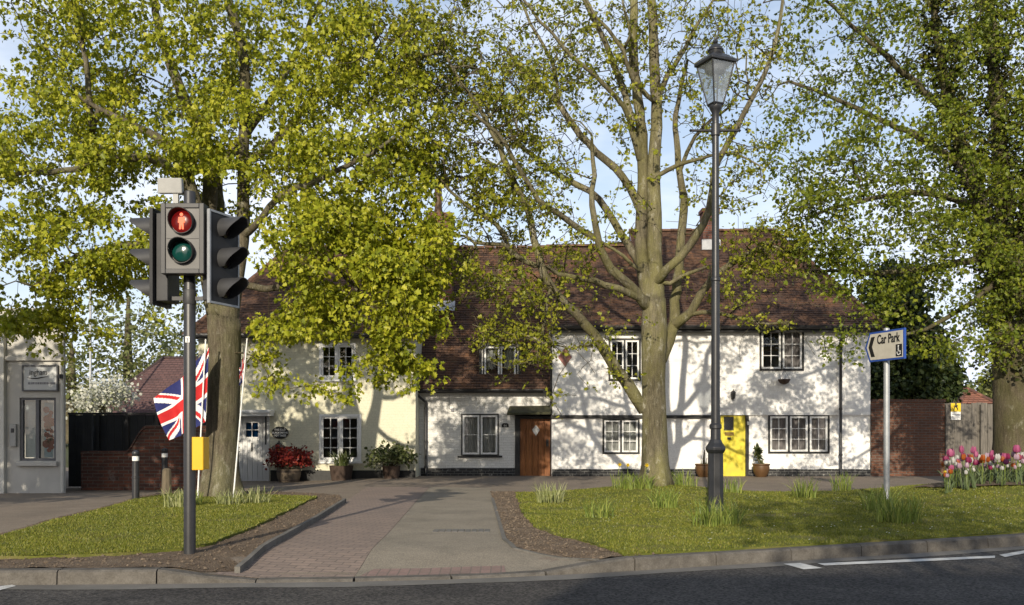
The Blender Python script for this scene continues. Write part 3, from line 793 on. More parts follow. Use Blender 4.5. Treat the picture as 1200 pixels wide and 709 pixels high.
# white plank door with a four-pane blue light
d = MB(); dx0, dx1, dz0, dz1 = dA
npl = 6
lx0, lx1, lz0, lz1 = X_(287.5, YA), X_(302.5, YA), Z_(512.5, YA), Z_(495, YA)
for k in range(npl):
    a = dx0+.045+(dx1-dx0-.09)*k/npl; b = dx0+.045+(dx1-dx0-.09)*(k+1)/npl-.006
    if b > lx0 and a < lx1:
        d.box(a, b, YA+.03, YA+.07, dz0, lz0); d.box(a, b, YA+.03, YA+.07, lz1, dz1-.05)
        if a < lx0: d.box(a, lx0, YA+.03, YA+.07, lz0, lz1)
        if b > lx1: d.box(lx1, b, YA+.03, YA+.07, lz0, lz1)
    else: d.box(a, b, YA+.03, YA+.07, dz0, dz1-.05)
d.ring(dx0-.02, dx1+.02, dz0-.04, dz1+.02, .065, YA-.025, YA+.06)
d.ring(lx0-.02, lx1+.02, lz0-.02, lz1+.02, .03, YA+.022, YA+.06)
d.box((lx0+lx1)/2-.012, (lx0+lx1)/2+.012, YA+.024, YA+.05, lz0, lz1); d.box(lx0, lx1, YA+.026, YA+.048, (lz0+lz1)/2-.012, (lz0+lz1)/2+.012)
do = d.build('door', M['white_door'], A, bevel=.003)
g = MB(); g.add([(lx0, YA+.04, lz0), (lx1, YA+.04, lz0), (lx1, YA+.04, lz1), (lx0, YA+.04, lz1)], [(0,1,2,3)]); g.build('pane', M['blue_glass'], do)
curtain(lx0-.05, lx1+.05, YA+.12, lz0-.05, lz1+.05).build('curtain', M['poster_blue'], do)
k = MB(); kx = X_(295, YA); k.box(kx-.022, kx+.022, YA+.008, YA+.03, Z_(529, YA), Z_(519, YA)); k.box(kx-.012, kx+.012, YA-.03, YA+.01, Z_(527,YA), Z_(525,YA)); k.build('knocker', M['black_iron'], do)
k = MB(); kx = X_(280, YA)
for py in (517, 524, 529):
    k = MB(); k.lathe([(.02, -.012), (.022, 0), (.012, .012)], (kx, YA+.015, Z_(py, YA)), 8); k.build('lock', M['chrome'], do)
m = MB(); m.box(dx0-.1, X_(321, YA), YA-.42, YA-.001, Z_(488.5, YA)+.02, Z_(485, YA)+.02); m.box(dx0-.14, X_(322, YA), YA-.46, YA-.001, Z_(485,YA)+.021, Z_(481.5,YA)+.02)
m.build('door_canopy', [M['white_paint']], A, bevel=.006)
pipe(A, [(X_(312, YA), YA-.06, Z_(488, YA)), (X_(312, YA), YA-.06, Z_(521, YA))], .02, name='bell_pull')

# ---- low white cottage ----------------------------------------------------
YB = 27.2
B = thing('cottage', (-.8, YB, 0), 'low white brick cottage with a dormer in its roof and a brown wooden door', 'house')
bx0, bx1, bz1 = ax1+.002, X_(647, YB), 2.52
hB = [window(B, YB, 540.5, 584.5, 485, 534, 2, 1, 2, M['black_wood'], M['white_paint'], .035, .055, cur='net', cur_rng=[(0,.48),(.54,1)], sill=.10, mull=.03)]
dB = (X_(603.5, YB), X_(648.5, YB)-.03, -.2, Z_(486, YB))
m = MB(); front_wall(m, bx0, bx1, -.5, bz1, YB, hB+[dB]); side_box(m, bx0, bx1, YB, 35.2, -.5, bz1, sides='LB')
m.build('wall', M['white_brick'], B)
plinth(B, bx0+.05, dB[0]-.002, YB, -.5, Z_(548.5, YB))
# roof with the dormer let into it
e_y, e_z, r_y, r_z = YB-.28, 2.5, 31.2, 7.38
def onroofB(z): return e_y + (z-e_z)/(r_z-e_z)*(r_y-e_y)
r = roof_slope((bx0-.05, e_y, e_z), (bx1+.06, e_y, e_z), (bx0-.05, r_y, r_z), (bx1+.06, r_y, r_z), seed=5)
roof_slope((bx1+.06, 35.3, e_z), (bx0-.05, 35.3, e_z), (bx1+.06, r_y, r_z), (bx0-.05, r_y, r_z), seed=6, mb=r, ustep=1.0)
ridge_tiles((bx0, r_y, r_z+.03), (bx1+.06, r_y, r_z+.03), mb=r)
roofB = r.build('roof', M['tile'], B)
gutter(B, bx0-.02, bx1-.02, e_y-.05, e_z-.03)
YD = 27.32
dmx0, dmx1, dmz0, dmz1 = X_(563, YD), X_(609, YD), Z_(456, YD), Z_(400, YD)
m = MB(); wz0 = Z_(449, YD)
dw = window(B, YD, 566, 606, 404.5, 447, 2, 1, 1, M['black_wood'], M['white_paint'], .035, .05, cur='net', cur_rng=[(0,.35),(.62,1)], mull=.02)
front_wall(m, dmx0, dmx1, e_z+.02, dmz1, YD, [dw], .1)
yb = onroofB(dmz1)+.5
side_box(m, dmx0, dmx1, YD, yb, e_z+.05, dmz1, sides='LR')
m.build('dormer', M['white_brick'], B)
m = MB(); m.uv = []
roof_slope((dmx0-.15, YD-.2, dmz1-.02), (dmx1+.15, YD-.2, dmz1-.02), (dmx0-.15, yb+.6, dmz1+.75), (dmx1+.15, yb+.6, dmz1+.75), seed=8, mb=m, sag=.01)
m.build('dormer_roof', M['tile'], roofB)
m = MB(); m.box(dmx0-.04, dmx0+.035, YD-.03, YD+.3, wz0+.02, dmz1); m.box(dmx1-.035, dmx1+.04, YD-.03, YD+.3, wz0+.02, dmz1); m.box(dmx0-.04, dmx1+.04, YD-.05, YD-.02, dmz1-.06, dmz1+.03)
m.build('dormer_trim', M['black_wood'], B)
pipe(B, [(X_(489, YB), e_y-.02, e_z-.07), (X_(490, YB), e_y-.02, e_z-.16), (X_(499.5, YB), YB-.09, 2.12), (X_(499.5, YB), YB-.08, 1.9), (X_(499.5, YB), YB-.08, .12), (X_(499.5, YB), YB-.16, .03)], .038, collars=[(1.95, X_(499.5,YB), YB-.08), (1.0, X_(499.5,YB), YB-.08), (.25, X_(499.5,YB), YB-.08)])
# brown plank door in a black frame
d = MB(); ox0, ox1, oz1 = X_(609.5, YB), X_(645, YB), Z_(491, YB)
for k in range(5):
    a = ox0+(ox1-ox0)*k/5; b = ox0+(ox1-ox0)*(k+1)/5-.008; d.box(a, b, YB+.02, YB+.07, -.05, oz1)
do = d.build('door', M['oak'], B, bevel=.004)
f = MB(); f.box(dB[0], ox0-.004, YB-.03, YB+.1, -.08, oz1+.09); f.box(ox1+.004, dB[1], YB-.03, YB+.1, -.08, oz1+.09); f.box(ox0-.004, ox1+.004, YB-.03, YB+.1, oz1+.004, oz1+.09)
f.build('door_frame', M['black_wood'], B)
q = MB(); qx, qz = X_(628, YB), Z_(504.5, YB)
q.prism([(qx, qz-.16), (qx+.115, qz+.02), (qx+.06, qz+.085), (qx, qz+.17), (qx-.06, qz+.085), (qx-.115, qz+.02)], YB-.006, YB+.018)
q.build('knocker_plate', M['print_white'], do, bevel=.006)
q = MB(); hx = X_(641.5, YB); q.box(hx-.035, hx+.035, YB-.005, YB+.02, Z_(523,YB), Z_(515,YB)); q.tube([(hx, YB-.0, Z_(518,YB)), (hx, YB-.05, Z_(518,YB)), (hx-.07, YB-.05, Z_(518,YB))], .011, 6)
q.build('handle', M['black_iron'], do)
m = MB(); cz = Z_(484, YB); m.add([(X_(594,YB-.5), YB-.5, cz), (X_(645,YB-.5), YB-.5, cz+.02), (X_(649,YB), YB, cz+.22), (X_(597,YB), YB, cz+.20), (X_(594,YB-.5), YB-.5, cz-.07), (X_(645,YB-.5), YB-.5, cz-.05), (X_(649,YB), YB, cz-.03), (X_(597,YB), YB, cz-.05)], [(0,1,2,3),(7,6,5,4),(4,5,1,0),(5,6,2,1),(7,4,0,3)])
m.build('door_canopy', M['canopy_moss'], B, bevel=.012)
m = MB(); nx, nz = X_(592, YB), Z_(498.5, YB); m.prism([(nx-.10, nz-.055), (nx+.10, nz-.055), (nx+.10, nz+.02), (nx+.06, nz+.065), (nx-.06, nz+.065), (nx-.10, nz+.02)], YB-.03, YB-.004)
po = m.build('number_plate', M['print_black'], B, bevel=.004)
text_mesh('84', .085, M['print_white'], 'number', po, Matrix.Translation((nx, YB-.033, nz-.035)), align='CENTER')
m = MB(); m.tube([(X_(526.5,YB), YB-.03, 2.35), (X_(526.5,YB), YB-.03, 1.95), (X_(530,YB), YB-.04, 1.9)], .006, 5); m.box(X_(528.5,YB), X_(532,YB), YB-.06, YB-.01, 1.87, 1.95)
m.build('cable', M['print_grey'], B)

# ---- tall white cottage ---------------------------------------------------
YC = 26.9
C = thing('cottage', (5.7, YC, 0), 'tall white cottage with black framed windows and a yellow front door', 'house')
c0, c1, cz1 = bx1-.03, X_(1020, YC), 4.30
zj = Z_(488, YC)          # line of the jetty beam
hUp = [window(C, YC, 713, 751, 396.5, 446.5, 2, 2, 3, M['black_wood'], M['white_paint'], .055, .045, mull=.045),
       window(C, YC, 890, 942, 385.5, 434.5, 2, 2, 3, M['black_wood'], M['white_paint'], .055, .05, mull=.05, cur='lilac', cur_rng=[(.6,1)])]
hLo = [window(C, YC+.06, 706, 749.5, 490.5, 532, 2, 2, 3, M['black_wood'], M['white_paint'], .05, .045, mull=.05, cur='net'),
       window(C, YC+.06, 900, 972, 485.5, 531.5, 3, 2, 3, M['black_wood'], M['white_paint'], .055, .055, mull=.055, cur='lilac')]
YL = YC+.06
dC = (X_(839.5, YL), X_(877, YL), -.2, Z_(481.5, YL))
m = MB(); front_wall(m, c0, c1, zj+.04, cz1, YC, hUp)
xs_j = X_(838, YC)
front_wall(m, c0, c1, -.5, zj+.04, YL, hLo+[dC])
m.add([(c0, YC, zj+.04), (c1, YC, zj+.04), (c1, YL+.01, zj+.04), (c0, YL+.01, zj+.04)], [(3,2,1,0)])
side_box(m, c0, c1, YC+.01, 35.3, -.5, cz1)
m.build('wall', M['white_render'], C)
m = MB(); m.box(c0-.02, xs_j, YC-.03, YL-.002, zj-.05, zj+.036); m.build('beam', M['black_wood'], C, bevel=.008)
plinth(C, c0+.02, c1+.01, YL, -.5, Z_(550, YL), gaps=[(dC[0], dC[1])])
ey, ez = YC-.3, cz1-.02; ry, rz, rz2 = 31.2, 7.42, 7.94
hx = X_(737, 31.2); hipx = X_(908, 31.2)
r = roof_slope((c0-.02, ey, ez), (hx, ey, ez), (c0-.02, ry, rz), (hx, ry, rz), seed=11)
roof_slope((hx, ey, ez+.01), (c1+.28, ey, ez+.01), (hx, ry, rz2), (hipx, ry, rz2), seed=12, mb=r)
roof_slope((c1+.28, ey, ez+.01), (c1+.28, 35.6, ez+.01), (hipx, ry, rz2), (hipx, ry, rz2), seed=13, mb=r)
roof_slope((c1+.28, 35.6, ez), (c0-.02, 35.6, ez), (hipx, ry, rz2), (c0-.02, ry, rz), seed=14, mb=r, ustep=1.0)
ridge_tiles((c0, ry, rz+.03), (hx, ry, rz+.03), mb=r); ridge_tiles((hx, ry, rz2+.03), (hipx, ry, rz2+.03), mb=r)
ridge_tiles((c1+.28, ey, ez+.05), (hipx, ry, rz2+.03), .08, mb=r)
r.add([(hx, ey, ez), (hx, ry, rz2), (hx, ry, rz-.3), (hx, ey+.1, ez-.1)], [(0,1,2,3)]); r.uv += [(0,0),(1,1),(1,.8),(0,.1)]
roofC = r.build('roof', M['tile'], C)
m = MB(); qx0, qx1 = X_(824, 30.2), X_(842, 30.2); m.box(qx0, qx1, 30.2, 30.75, 6.6, 8.35); m.box(qx0-.04, qx1+.04, 30.16, 30.79, 8.35, 8.47)
m.build('chimney', M['chimney'], roofC)
m = MB(); m.box(qx0-.05, qx1+.05, 30.12, 30.19, 7.12, 7.45); m.build('flashing', M['lead'], roofC)
gutter(C, c0-.02, c1+.26, ey-.06, ez-.03, .06)
m = MB(); m.box(c0-.01, c1+.2, ey+.04, YC-.002, ez-.16, ez-.06); m.build('soffit', M['black_wood'], C)
px_ = X_(984, YC)
pipe(C, [(px_, ey-.02, ez-.08), (px_, ey+.05, ez-.2), (px_, YC-.09, ez-.42), (px_, YC-.09, .12), (px_, YC-.15, .04)], .042, collars=[(3.6, px_, YC-.09), (1.93, px_, YC-.09), (.62, px_, YC-.09)])
m = MB(); m.box(c0-.035, c0+.02, YC-.02, YC+.2, zj+.04, cz1-.02); m.build('corner_board', M['black_wood'], C)
# diamond panel
q = MB(); qx, qz = X_(662, YC), Z_(418.5, YC); q.prism([(qx, qz-.27), (qx+.20, qz), (qx, qz+.27), (qx-.20, qz)], YC-.03, YC+.01)
q.build('diamond_panel', M['diamond_tile'], C, bevel=.008)
# yellow door
d = MB(); ox0, ox1, oz1 = X_(844.5, YL), X_(873.5, YL), Z_(484, YL)
lx0, lx1, lz0, lz1 = X_(848.5, YL), X_(860, YL), Z_(504.5, YL), Z_(488.5, YL)
d.box(ox0, lx0, YL+.02, YL+.07, -.02, oz1); d.box(lx1, ox1, YL+.02, YL+.07, -.02, oz1); d.box(lx0, lx1, YL+.02, YL+.07, -.02, lz0); d.box(lx0, lx1, YL+.02, YL+.07, lz1, oz1)
do = d.build('door', M['yellow_door'], C)
f = MB(); f.box(dC[0]+.02, ox0-.004, YL-.03, YL+.1, -.03, oz1+.08); f.box(ox1+.004, dC[1]+.01, YL-.03, YL+.1, -.03, oz1+.08); f.box(ox0-.004, ox1+.004, YL-.03, YL+.1, oz1+.004, oz1+.08)
f.build('door_frame', M['black_wood'], C)
g = MB(); g.add([(lx0-.005, YL+.05, lz0), (lx1+.005, YL+.05, lz0), (lx1+.005, YL+.05, lz1), (lx0-.005, YL+.05, lz1)], [(0,1,2,3)]); g.build('pane', M['glass'], do)
g = MB(); w, h = lx1-lx0, lz1-lz0; s_ = .085
for sg in (1, -1):
    t = -h
    while t < w:
        pts = [(lx0+max(t,0), max(-t,0)), (lx0+min(t+h,w), min(h, w-t))]
        if pts[1][0]-pts[0][0] > .01:
            z = [lz0+p[1] if sg > 0 else lz1-p[1] for p in pts]
            g.tube([(pts[0][0], YL+.036, z[0]), (pts[1][0], YL+.036, z[1])], .0032, 4)
        t += s_
g.build('lattice', M['lead'], do)
q = MB(); q.box(X_(849.5,YL), X_(860,YL), YL+.008, YL+.021, Z_(510.5,YL), Z_(506.5,YL)); q.build('letter_plate', M['brass'], do, bevel=.003)
q = MB(); hx_ = X_(854.5, YL); q.box(hx_-.05, hx_+.05, YL-.01, YL+.021, Z_(515,YL), Z_(512.5,YL)); q.lathe([(.025,-.03),(.03,0),(.02,.03)], (hx_, YL-.02, Z_(514,YL)), 8); q.build('knocker', M['black_iron'], do)
# wall lantern over the door
q = MB(); lx, lz = X_(858, YC), Z_(464, YC); q.box(lx-.03, lx+.03, YC-.03, YC, lz-.1, lz+.05); q.tube([(lx, YC-.02, lz-.06), (lx, YC-.10, lz-.13), (lx, YC-.14, lz-.08)], .012, 6)
q.lathe([(.03,-.09),(.05,-.07),(.075,.07),(.09,.075),(.05,.13),(.015,.15),(.012,.19)], (lx, YC-.14, lz), 6)
q.build('wall_lantern', M['black_iron'], C)
# gas/phone boxes
q = MB(); q.box(X_(874.5,YC)+.03, X_(877,YC)+.05, YC-.02, YL-.001, Z_(498,YC), Z_(494,YC)); q.build('bell_push', M['print_white'], C)

# hanging basket below the right upper window
bx, by, bz = X_(917, YC), YC-.16, Z_(446, YC)
HBk = thing('hanging_basket', (bx, YC, bz), 'small dark hanging basket on a bracket under the upper right window', 'basket')
q = MB(); q.lathe([(.03,-.12),(.12,-.08),(.17,0),(.18,.03)], (bx, by, bz), 12); q.build('basket', M['dark_pot'], HBk)
q = MB(); q.tube([(bx, YC-.005, bz+.32), (bx, by-.02, bz+.34), (bx, by, bz+.30)], .01, 6)
for a in (0, 2.1, 4.2): q.tube([(bx+.17*math.cos(a), by+.17*math.sin(a)*.85, bz+.03), (bx, by, bz+.30)], .004, 4)
q.build('bracket', M['black_iron'], HBk)
# ------------------------------------------------------------------ shop building on the left
YS = 19.6
S = thing('shop_building', (-11, YS, 0), 'grey painted shop building with a poster window and a framed sign', 'shop')
sx0, sx1, sz1 = -15.5, X_(77, YS), 3.75
wx0, wx1, wz0, wz1 = X_(23, YS), X_(65.5, YS), Z_(540, YS), Z_(466, YS)
m = MB(); front_wall(m, sx0, sx1, -.3, sz1, YS, [(wx0, wx1, wz0, wz1)], depth=.14, wob=.006); sbk = -13.6      # the flank runs back at an angle
m.add([(sx1,YS,-.3),(sbk,27.5,-.3),(sbk,27.5,sz1),(sx1,YS,sz1)], [(0,1,2,3)]); m.add([(sbk,27.5,-.3),(-16.5,27.5,-.3),(-16.5,27.5,sz1),(sbk,27.5,sz1)], [(0,1,2,3)])
m.add([(sx0,YS,sz1),(sx1,YS,sz1),(sbk,27.5,sz1),(-16.5,27.5,sz1)], [(0,1,2,3)])
m.build('wall', M['shop_paint'], S)
m = MB(); m.box(sx0, sx1+.06, YS-.07, YS-.004, Z_(423,YS), Z_(418,YS)); m.box(sx0, sx1+.10, YS-.12, YS-.006, sz1-.12, sz1+.1); m.add([(sx0-.1,YS-.004,sz1+.1),(sx1+.1,YS-.004,sz1+.1),(sbk+.1,27.5,sz1+.1),(-16.6,27.5,sz1+.1),(sx0-.1,YS-.004,sz1+.003),(sx1+.1,YS-.004,sz1+.003),(sbk+.1,27.5,sz1+.003),(-16.6,27.5,sz1+.003)], [(0,1,2,3),(4,5,1,0),(5,6,2,1),(6,7,3,2)])
m.build('cornice', M['shop_paint'], S, bevel=.01)
m = MB(); m.box(X_(-3,YS), X_(7.5,YS), YS-.10, YS-.003, -.2, sz1-.13); m.build('pilaster', M['shop_trim'], S, bevel=.01)
f = MB(); f.ring(wx0+.002, wx1-.002, wz0+.002, wz1-.002, .05, YS+.03, YS+.11); mx = X_(43, YS); f.box(mx-.035, mx+.035, YS+.025, YS+.11, wz0+.05, wz1-.05)
fo = f.build('window', M['shop_frame'], S)
for a, b in ((wx0+.05, mx-.035), (mx+.035, wx1-.05)):
    g = MB(); g.add([(a, YS+.07, wz0+.05), (b, YS+.07, wz0+.05), (b, YS+.07, wz1-.05), (a, YS+.07, wz1-.05)], [(0,1,2,3)]); g.build('pane', M['glass'], fo)
g = MB(); g.box(wx0+.06, mx-.045, YS+.12, YS+.126, wz0+.07, wz1-.07); g.build('poster', M['poster_pale'], fo)
g = MB(); g.box(mx+.10, wx1-.12, YS+.12, YS+.126, wz0+.07, wz1-.1); po = g.build('poster', M['poster_blue'], fo)
# abstract red plant-like figure on the right poster
g = MB(); cx_ = (mx+wx1)/2; 
for k in range(14):
    t = k/13; z = wz0+.22+t*.85; r = .05+.05*math.sin(t*7)**2
    g.lathe([(r, 0), (r*.9, .004)], (0,0,0), 7, M=Matrix.Translation((cx_+.06*math.sin(k*2.3), YS+.119, z)) @ Matrix.Rotation(math.pi/2, 4, 'X'))
g.build('poster_print', M['poster_red'], fo)
MB().box(wx0-.04, wx1+.05, YS-.09, YS+.03, Z_(546,YS), Z_(541,YS)).build('sill', M['shop_paint'], fo, bevel=.008)
# framed sign
bx0, bx1, bz0, bz1 = X_(27,YS), X_(69,YS), Z_(458.5,YS), Z_(428,YS)
sg = MB(); sg.ring(bx0, bx1, bz0, bz1, .028, YS-.06, YS-.004); so = sg.build('sign_frame', M['shop_frame'], S, bevel=.004)
MB().box(bx0+.028, bx1-.028, YS-.04, YS-.008, bz0+.028, bz1-.028).build('sign_board', M['sign_white'], so)
text_mesh('ingham', .17, M['print_black'], 'lettering', so, Matrix.Translation((X_(35.5,YS), YS-.044, Z_(439.5,YS))), sx=.78)
g = MB(); pts = [(X_(33+t*24,YS), YS-.045, Z_(443+.9*math.sin((t*1.5-.1)*math.pi) - .8*t, YS)) for t in np.linspace(0,1,12)]
g.tube(pts, [.004+.009*math.sin(math.pi*min(1,k/11*1.0)) for k in range(12)], 6); g.build('swoosh', M['print_black'], so)
g = MB(); x = X_(34,YS)
for wd in (.05,.03,.06,.04,.05,.045,.03,.05,.06,.03,.04,.05):
    g.box(x, x+wd*.85, YS-.0435, YS-.0405, Z_(450.5,YS), Z_(448,YS)); x += wd*1.08
g.build('small_print', M['print_grey'], so)
# intercom
g = MB(); g.box(X_(13,YS), X_(20.5,YS), YS-.07, YS-.004, Z_(523,YS), Z_(497,YS)); g.box(X_(15,YS), X_(18.5,YS), YS-.085, YS-.071, Z_(507,YS), Z_(502,YS), 1)
g.build('intercom', [M['pale_plastic'], M['signal_mid']], S, bevel=.01)
m = MB(); m.tube([(X_(77.5,YS)-.05, YS-.06, sz1-.1), (X_(77.5,YS)-.05, YS-.06, .02)], .035, 8); m.build('downpipe', M['shop_trim'], S, smooth=True, auto=40)
m = MB(); m.lathe([(.05,0),(.05,.09)], (X_(74,YS), YS-.1, Z_(444,YS)), 8); m.build('floodlight', M['signal_mid'], S)

# black gate and dark screen behind the brick wall
m = MB(); gx0, gx1 = sx1+.04, X_(96, 20.7)
n = 4
for k in range(n): m.box(gx0+(gx1-gx0)*k/n+.006, gx0+(gx1-gx0)*(k+1)/n-.006, 20.75, 20.78, .03, Z_(486,20.7))
m.box(gx0, gx1, 20.785, 20.83, .3, .4); m.box(gx0, gx1, 20.785, 20.83, 1.3, 1.4)
solo(m, 'timber_gate', M['fence_black'], ((gx0+gx1)/2, 20.75, 0), 'narrow black timber gate between the shop and the brick wall', 'gate')
e = thing('screen_fence', (-8.2, 21.6, 0), 'tall black screen fence behind the curved brick wall', 'fence')
m = MB(); sxa, sxb = X_(80,21.6), X_(242,21.6); zt = Z_(484.5,21.6)
x = sxa
while x < sxb: m.box(x, min(x+.17, sxb), 21.6+random.uniform(0,.008), 21.63, .02, zt-.03-random.uniform(0,.01)); x += .178
m.build('boards', M['fence_black'], e)
m = MB(); m.box(sxa, sxb, 21.57, 21.66, zt-.03, zt+.02)
m.build('rail', M['black_iron'], e)
for px in (116, 150, 185, 218):
    m = MB(); m.box(X_(px,21.6)-.035, X_(px,21.6)+.035, 21.535, 21.598, 0, zt-.03); m.build('post', M['black_iron'], e)

# old brick wall with a swept top
YW = 20.6
def wtop(x):
    px = CX + x/YW*F
    return Z_(532, YW) + (Z_(501.5, YW)-Z_(532, YW))*sm((px-148)/24)**.8 + .012*mnoise.noise(Vector((x*3,1,1)))
m = MB(); vs = []; xs = np.linspace(X_(95,YW), X_(262,YW), 60)
for x in xs: vs += [(x, YW, -.25), (x, YW+.012*mnoise.noise(Vector((x*2,2,2))), wtop(x)), (x, YW+.23, wtop(x)), (x, YW+.23, -.25)]
m.add(vs, [(4*i+k, 4*i+4+k, 4*i+5+k, 4*i+1+k) for i in range(59) for k in range(3)] + [(3,2,1,0), (236,237,238,239)])
W = thing('brick_wall', (-7.5, YW, 0), 'old red brick garden wall with a curved top beside the shop', 'wall')
m.build('brickwork', M['red_brick'], W)
m = MB(); vs = []
for x in xs: 
    z = wtop(x)+.002; vs += [(x, YW-.03, z), (x, YW-.02, z+.06), (x, YW+.25, z+.06), (x, YW+.26, z)]
m.add(vs, [(4*i+k, 4*i+4+k, 4*i+5+k, 4*i+1+k) for i in range(59) for k in range(3)] + [(3,2,1,0), (236,237,238,239)])
m.build('coping', M['red_brick'], W)

# brick wall and board fence right of the tall cottage
YR = 27.1
W = thing('brick_wall', (11.4, YR, 0), 'straight brown brick wall joining the right end of the tall white cottage', 'wall')
m = MB(); rx0, rx1 = X_(1020.5,YR)+.01, X_(1107,YR); m.box(rx0, rx1, YR, YR+.23, -.3, Z_(471,YR)); m.build('brickwork', M['brown_brick'], W)
m = MB(); x = rx0
while x < rx1-.05: m.box(x+.003, min(x+.112, rx1+.03), YR-.025, YR+.255, Z_(471,YR)+.002, Z_(468,YR)+random.uniform(0,.01)); x += .115
m.build('coping', M['brown_brick'], W)
Fn = thing('board_fence', (13.5, YR, 0), 'weathered grey vertical board fence beside the brown brick wall', 'fence')
m = MB(); x = rx1+.02; k = 0
while x < 21:
    w_ = random.uniform(.13,.17); m.box(x, x+w_, YR+.04+random.uniform(-.012,.012), YR+.07, .02, Z_(472.5,YR)+random.uniform(-.03,.03)); x += w_+.006
m.build('boards', M['fence_wood'], Fn)
for px in (1110, 1151, 1230):
    m = MB(); m.box(X_(px,YR)-.06, X_(px,YR)+.06, YR-.05, YR+.024, 0, Z_(474,YR)); m.build('post', M['fence_wood'], Fn)
m = MB(); m.box(rx1, 21, YR+.075, YR+.13, .45, .55); m.box(rx1, 21, YR+.075, YR+.13, 1.5, 1.6); m.build('rail', M['fence_wood'], Fn)
wsg = MB(); wa, wb = X_(1114.5,YR), X_(1126,YR); wsg.box(wa, wb, YR+.004, YR+.014, Z_(492,YR), Z_(482.5,YR), 1); wsg.box(wa, wb, YR+.003, YR+.014, Z_(482.5,YR)+.001, Z_(472.5,YR), 0)
wt = thing('warning_sign', ((wa+wb)/2, YR, Z_(492,YR)), 'small yellow and white warning sign fixed to the board fence', 'sign')
wsg.build('plate', [M['warn_yellow'], M['print_white']], wt)
g = MB(); wc = (wa+wb)/2; wz = Z_(477.5,YR)
g.prism([(wc-.075,wz-.085),(wc-.05,wz-.085),(wc-.02,wz+.02),(wc+.02,wz-.02),(wc+.045,wz-.085),(wc+.07,wz-.085),(wc+.04,wz+.02),(wc+.06,wz+.06),(wc,wz+.075),(wc-.055,wz+.045),(wc-.045,wz+.01)], YR-.001, YR+.002)
g.lathe([(.028,0),(.028,.003)], (0,0,0), 10, M=Matrix.Translation((wc, YR+.002, wz+.10)) @ Matrix.Rotation(math.pi/2,4,'X')); g.build('pictogram', M['print_black'], wt)
g = MB()
for k in range(3): g.box(wa+.03, wb-.03-.04*(k%2), YR+.001, YR+.003, Z_(485.5+k*2,YR)-.012, Z_(485.5+k*2,YR)+.006)
g.build('small_print', M['print_grey'], wt)

# ------------------------------------------------------------------ pedestrian signal
TX, TY = X_(222.3, 9.86), 9.86
s1 = 9.86/F      # metres per photo pixel at the signal
T = thing('traffic_signal', (TX, TY, 0), 'pedestrian crossing signal showing a red figure on a dark pole', 'traffic light')
zt = lambda py: Z_(py, TY)
m = MB(); m.lathe([(.061,-.05),(.061,zt(226)),(.058,zt(225)),(.05,zt(224.5))], (TX,TY,0), 20); m.build('pole', M['pole_dark'], T, smooth=True, auto=40)
m = MB(); m.lathe([(.064,zt(357)),(.068,zt(356)),(.068,zt(341)),(.064,zt(340))], (TX,TY,0), 20); m.build('collar', M['signal_mid'], T, smooth=True, auto=40)
def head(name, pos, ang, n_lens, H, Wd, board=True, depth=.13, vis_len=.17, vis_r=.118, body=None, edge='galv'):
    """signal head facing -Y before turning by ang about z"""
    Mx = Matrix.Translation(pos) @ Matrix.Rotation(ang, 4, 'Z')
    b = MB()
    ww = Wd*.34 if board else Wd/2
    b.box(-ww, ww, -depth, 0, -H/2+.03, H/2-.03, 0, Mx)
    ho = b.build(name, body or M['signal_mid'], T, bevel=.012)
    if board:
        q = MB(); q.box(-Wd/2, Wd/2, -depth-.022, -depth-.002, -H/2, H/2, 0, Mx); q.build('backing_board', M['signal_black'], ho)
        q = MB(); q.ring(-Wd/2-.008, Wd/2+.008, -H/2-.008, H/2+.008, .022, -depth-.030, -depth+.004, 0, Mx); q.build('board_edge', M[edge], ho)
    zs = [(-H/2+H*(k+.5)/n_lens) for k in range(n_lens)]
    fy = -depth-.022 if board else -depth
    for z in zs:
        v = MB(); nn = 24; vs = []
        for t in range(nn+1):      # cowl: long on top, cut away below
            a = math.radians(-48+ (276)*t/nn); L = vis_len*(.22+.78*min(1, max(0, (math.sin(a)+.75)/1.35))); r2 = vis_r*.97
            for rr, yy in ((vis_r, fy-.001), (r2, fy-L), (r2-.006, fy-L), (vis_r-.006, fy-.001)):
                vs.append(Mx @ Vector((rr*math.cos(a), yy, z+rr*math.sin(a))))
        v.add(vs, [(4*t+k, 4*t+4+k, 4*t+4+(k+1)%4, 4*t+(k+1)%4) for t in range(nn) for k in range(4)] + [(0,1,2,3), (4*nn+3,4*nn+2,4*nn+1,4*nn)])
        v.build('visor', M['signal_mid'] if board else M['signal_black'], ho, smooth=True, auto=40)
    return ho, Mx, zs, fy
def disc(parent, Mx, z, fy, r, mat, name='lens', dome=.02):
    g = MB(); prof = [(r, 0), (r*.85, dome*.5), (r*.5, dome*.9), (.001, dome)]
    g.lathe(prof, (0,0,0), 24, M=Mx @ Matrix.Translation((0, fy-.002, z)) @ Matrix.Rotation(math.pi/2, 4, 'X'))
    return g.build(name, mat, parent, smooth=True)
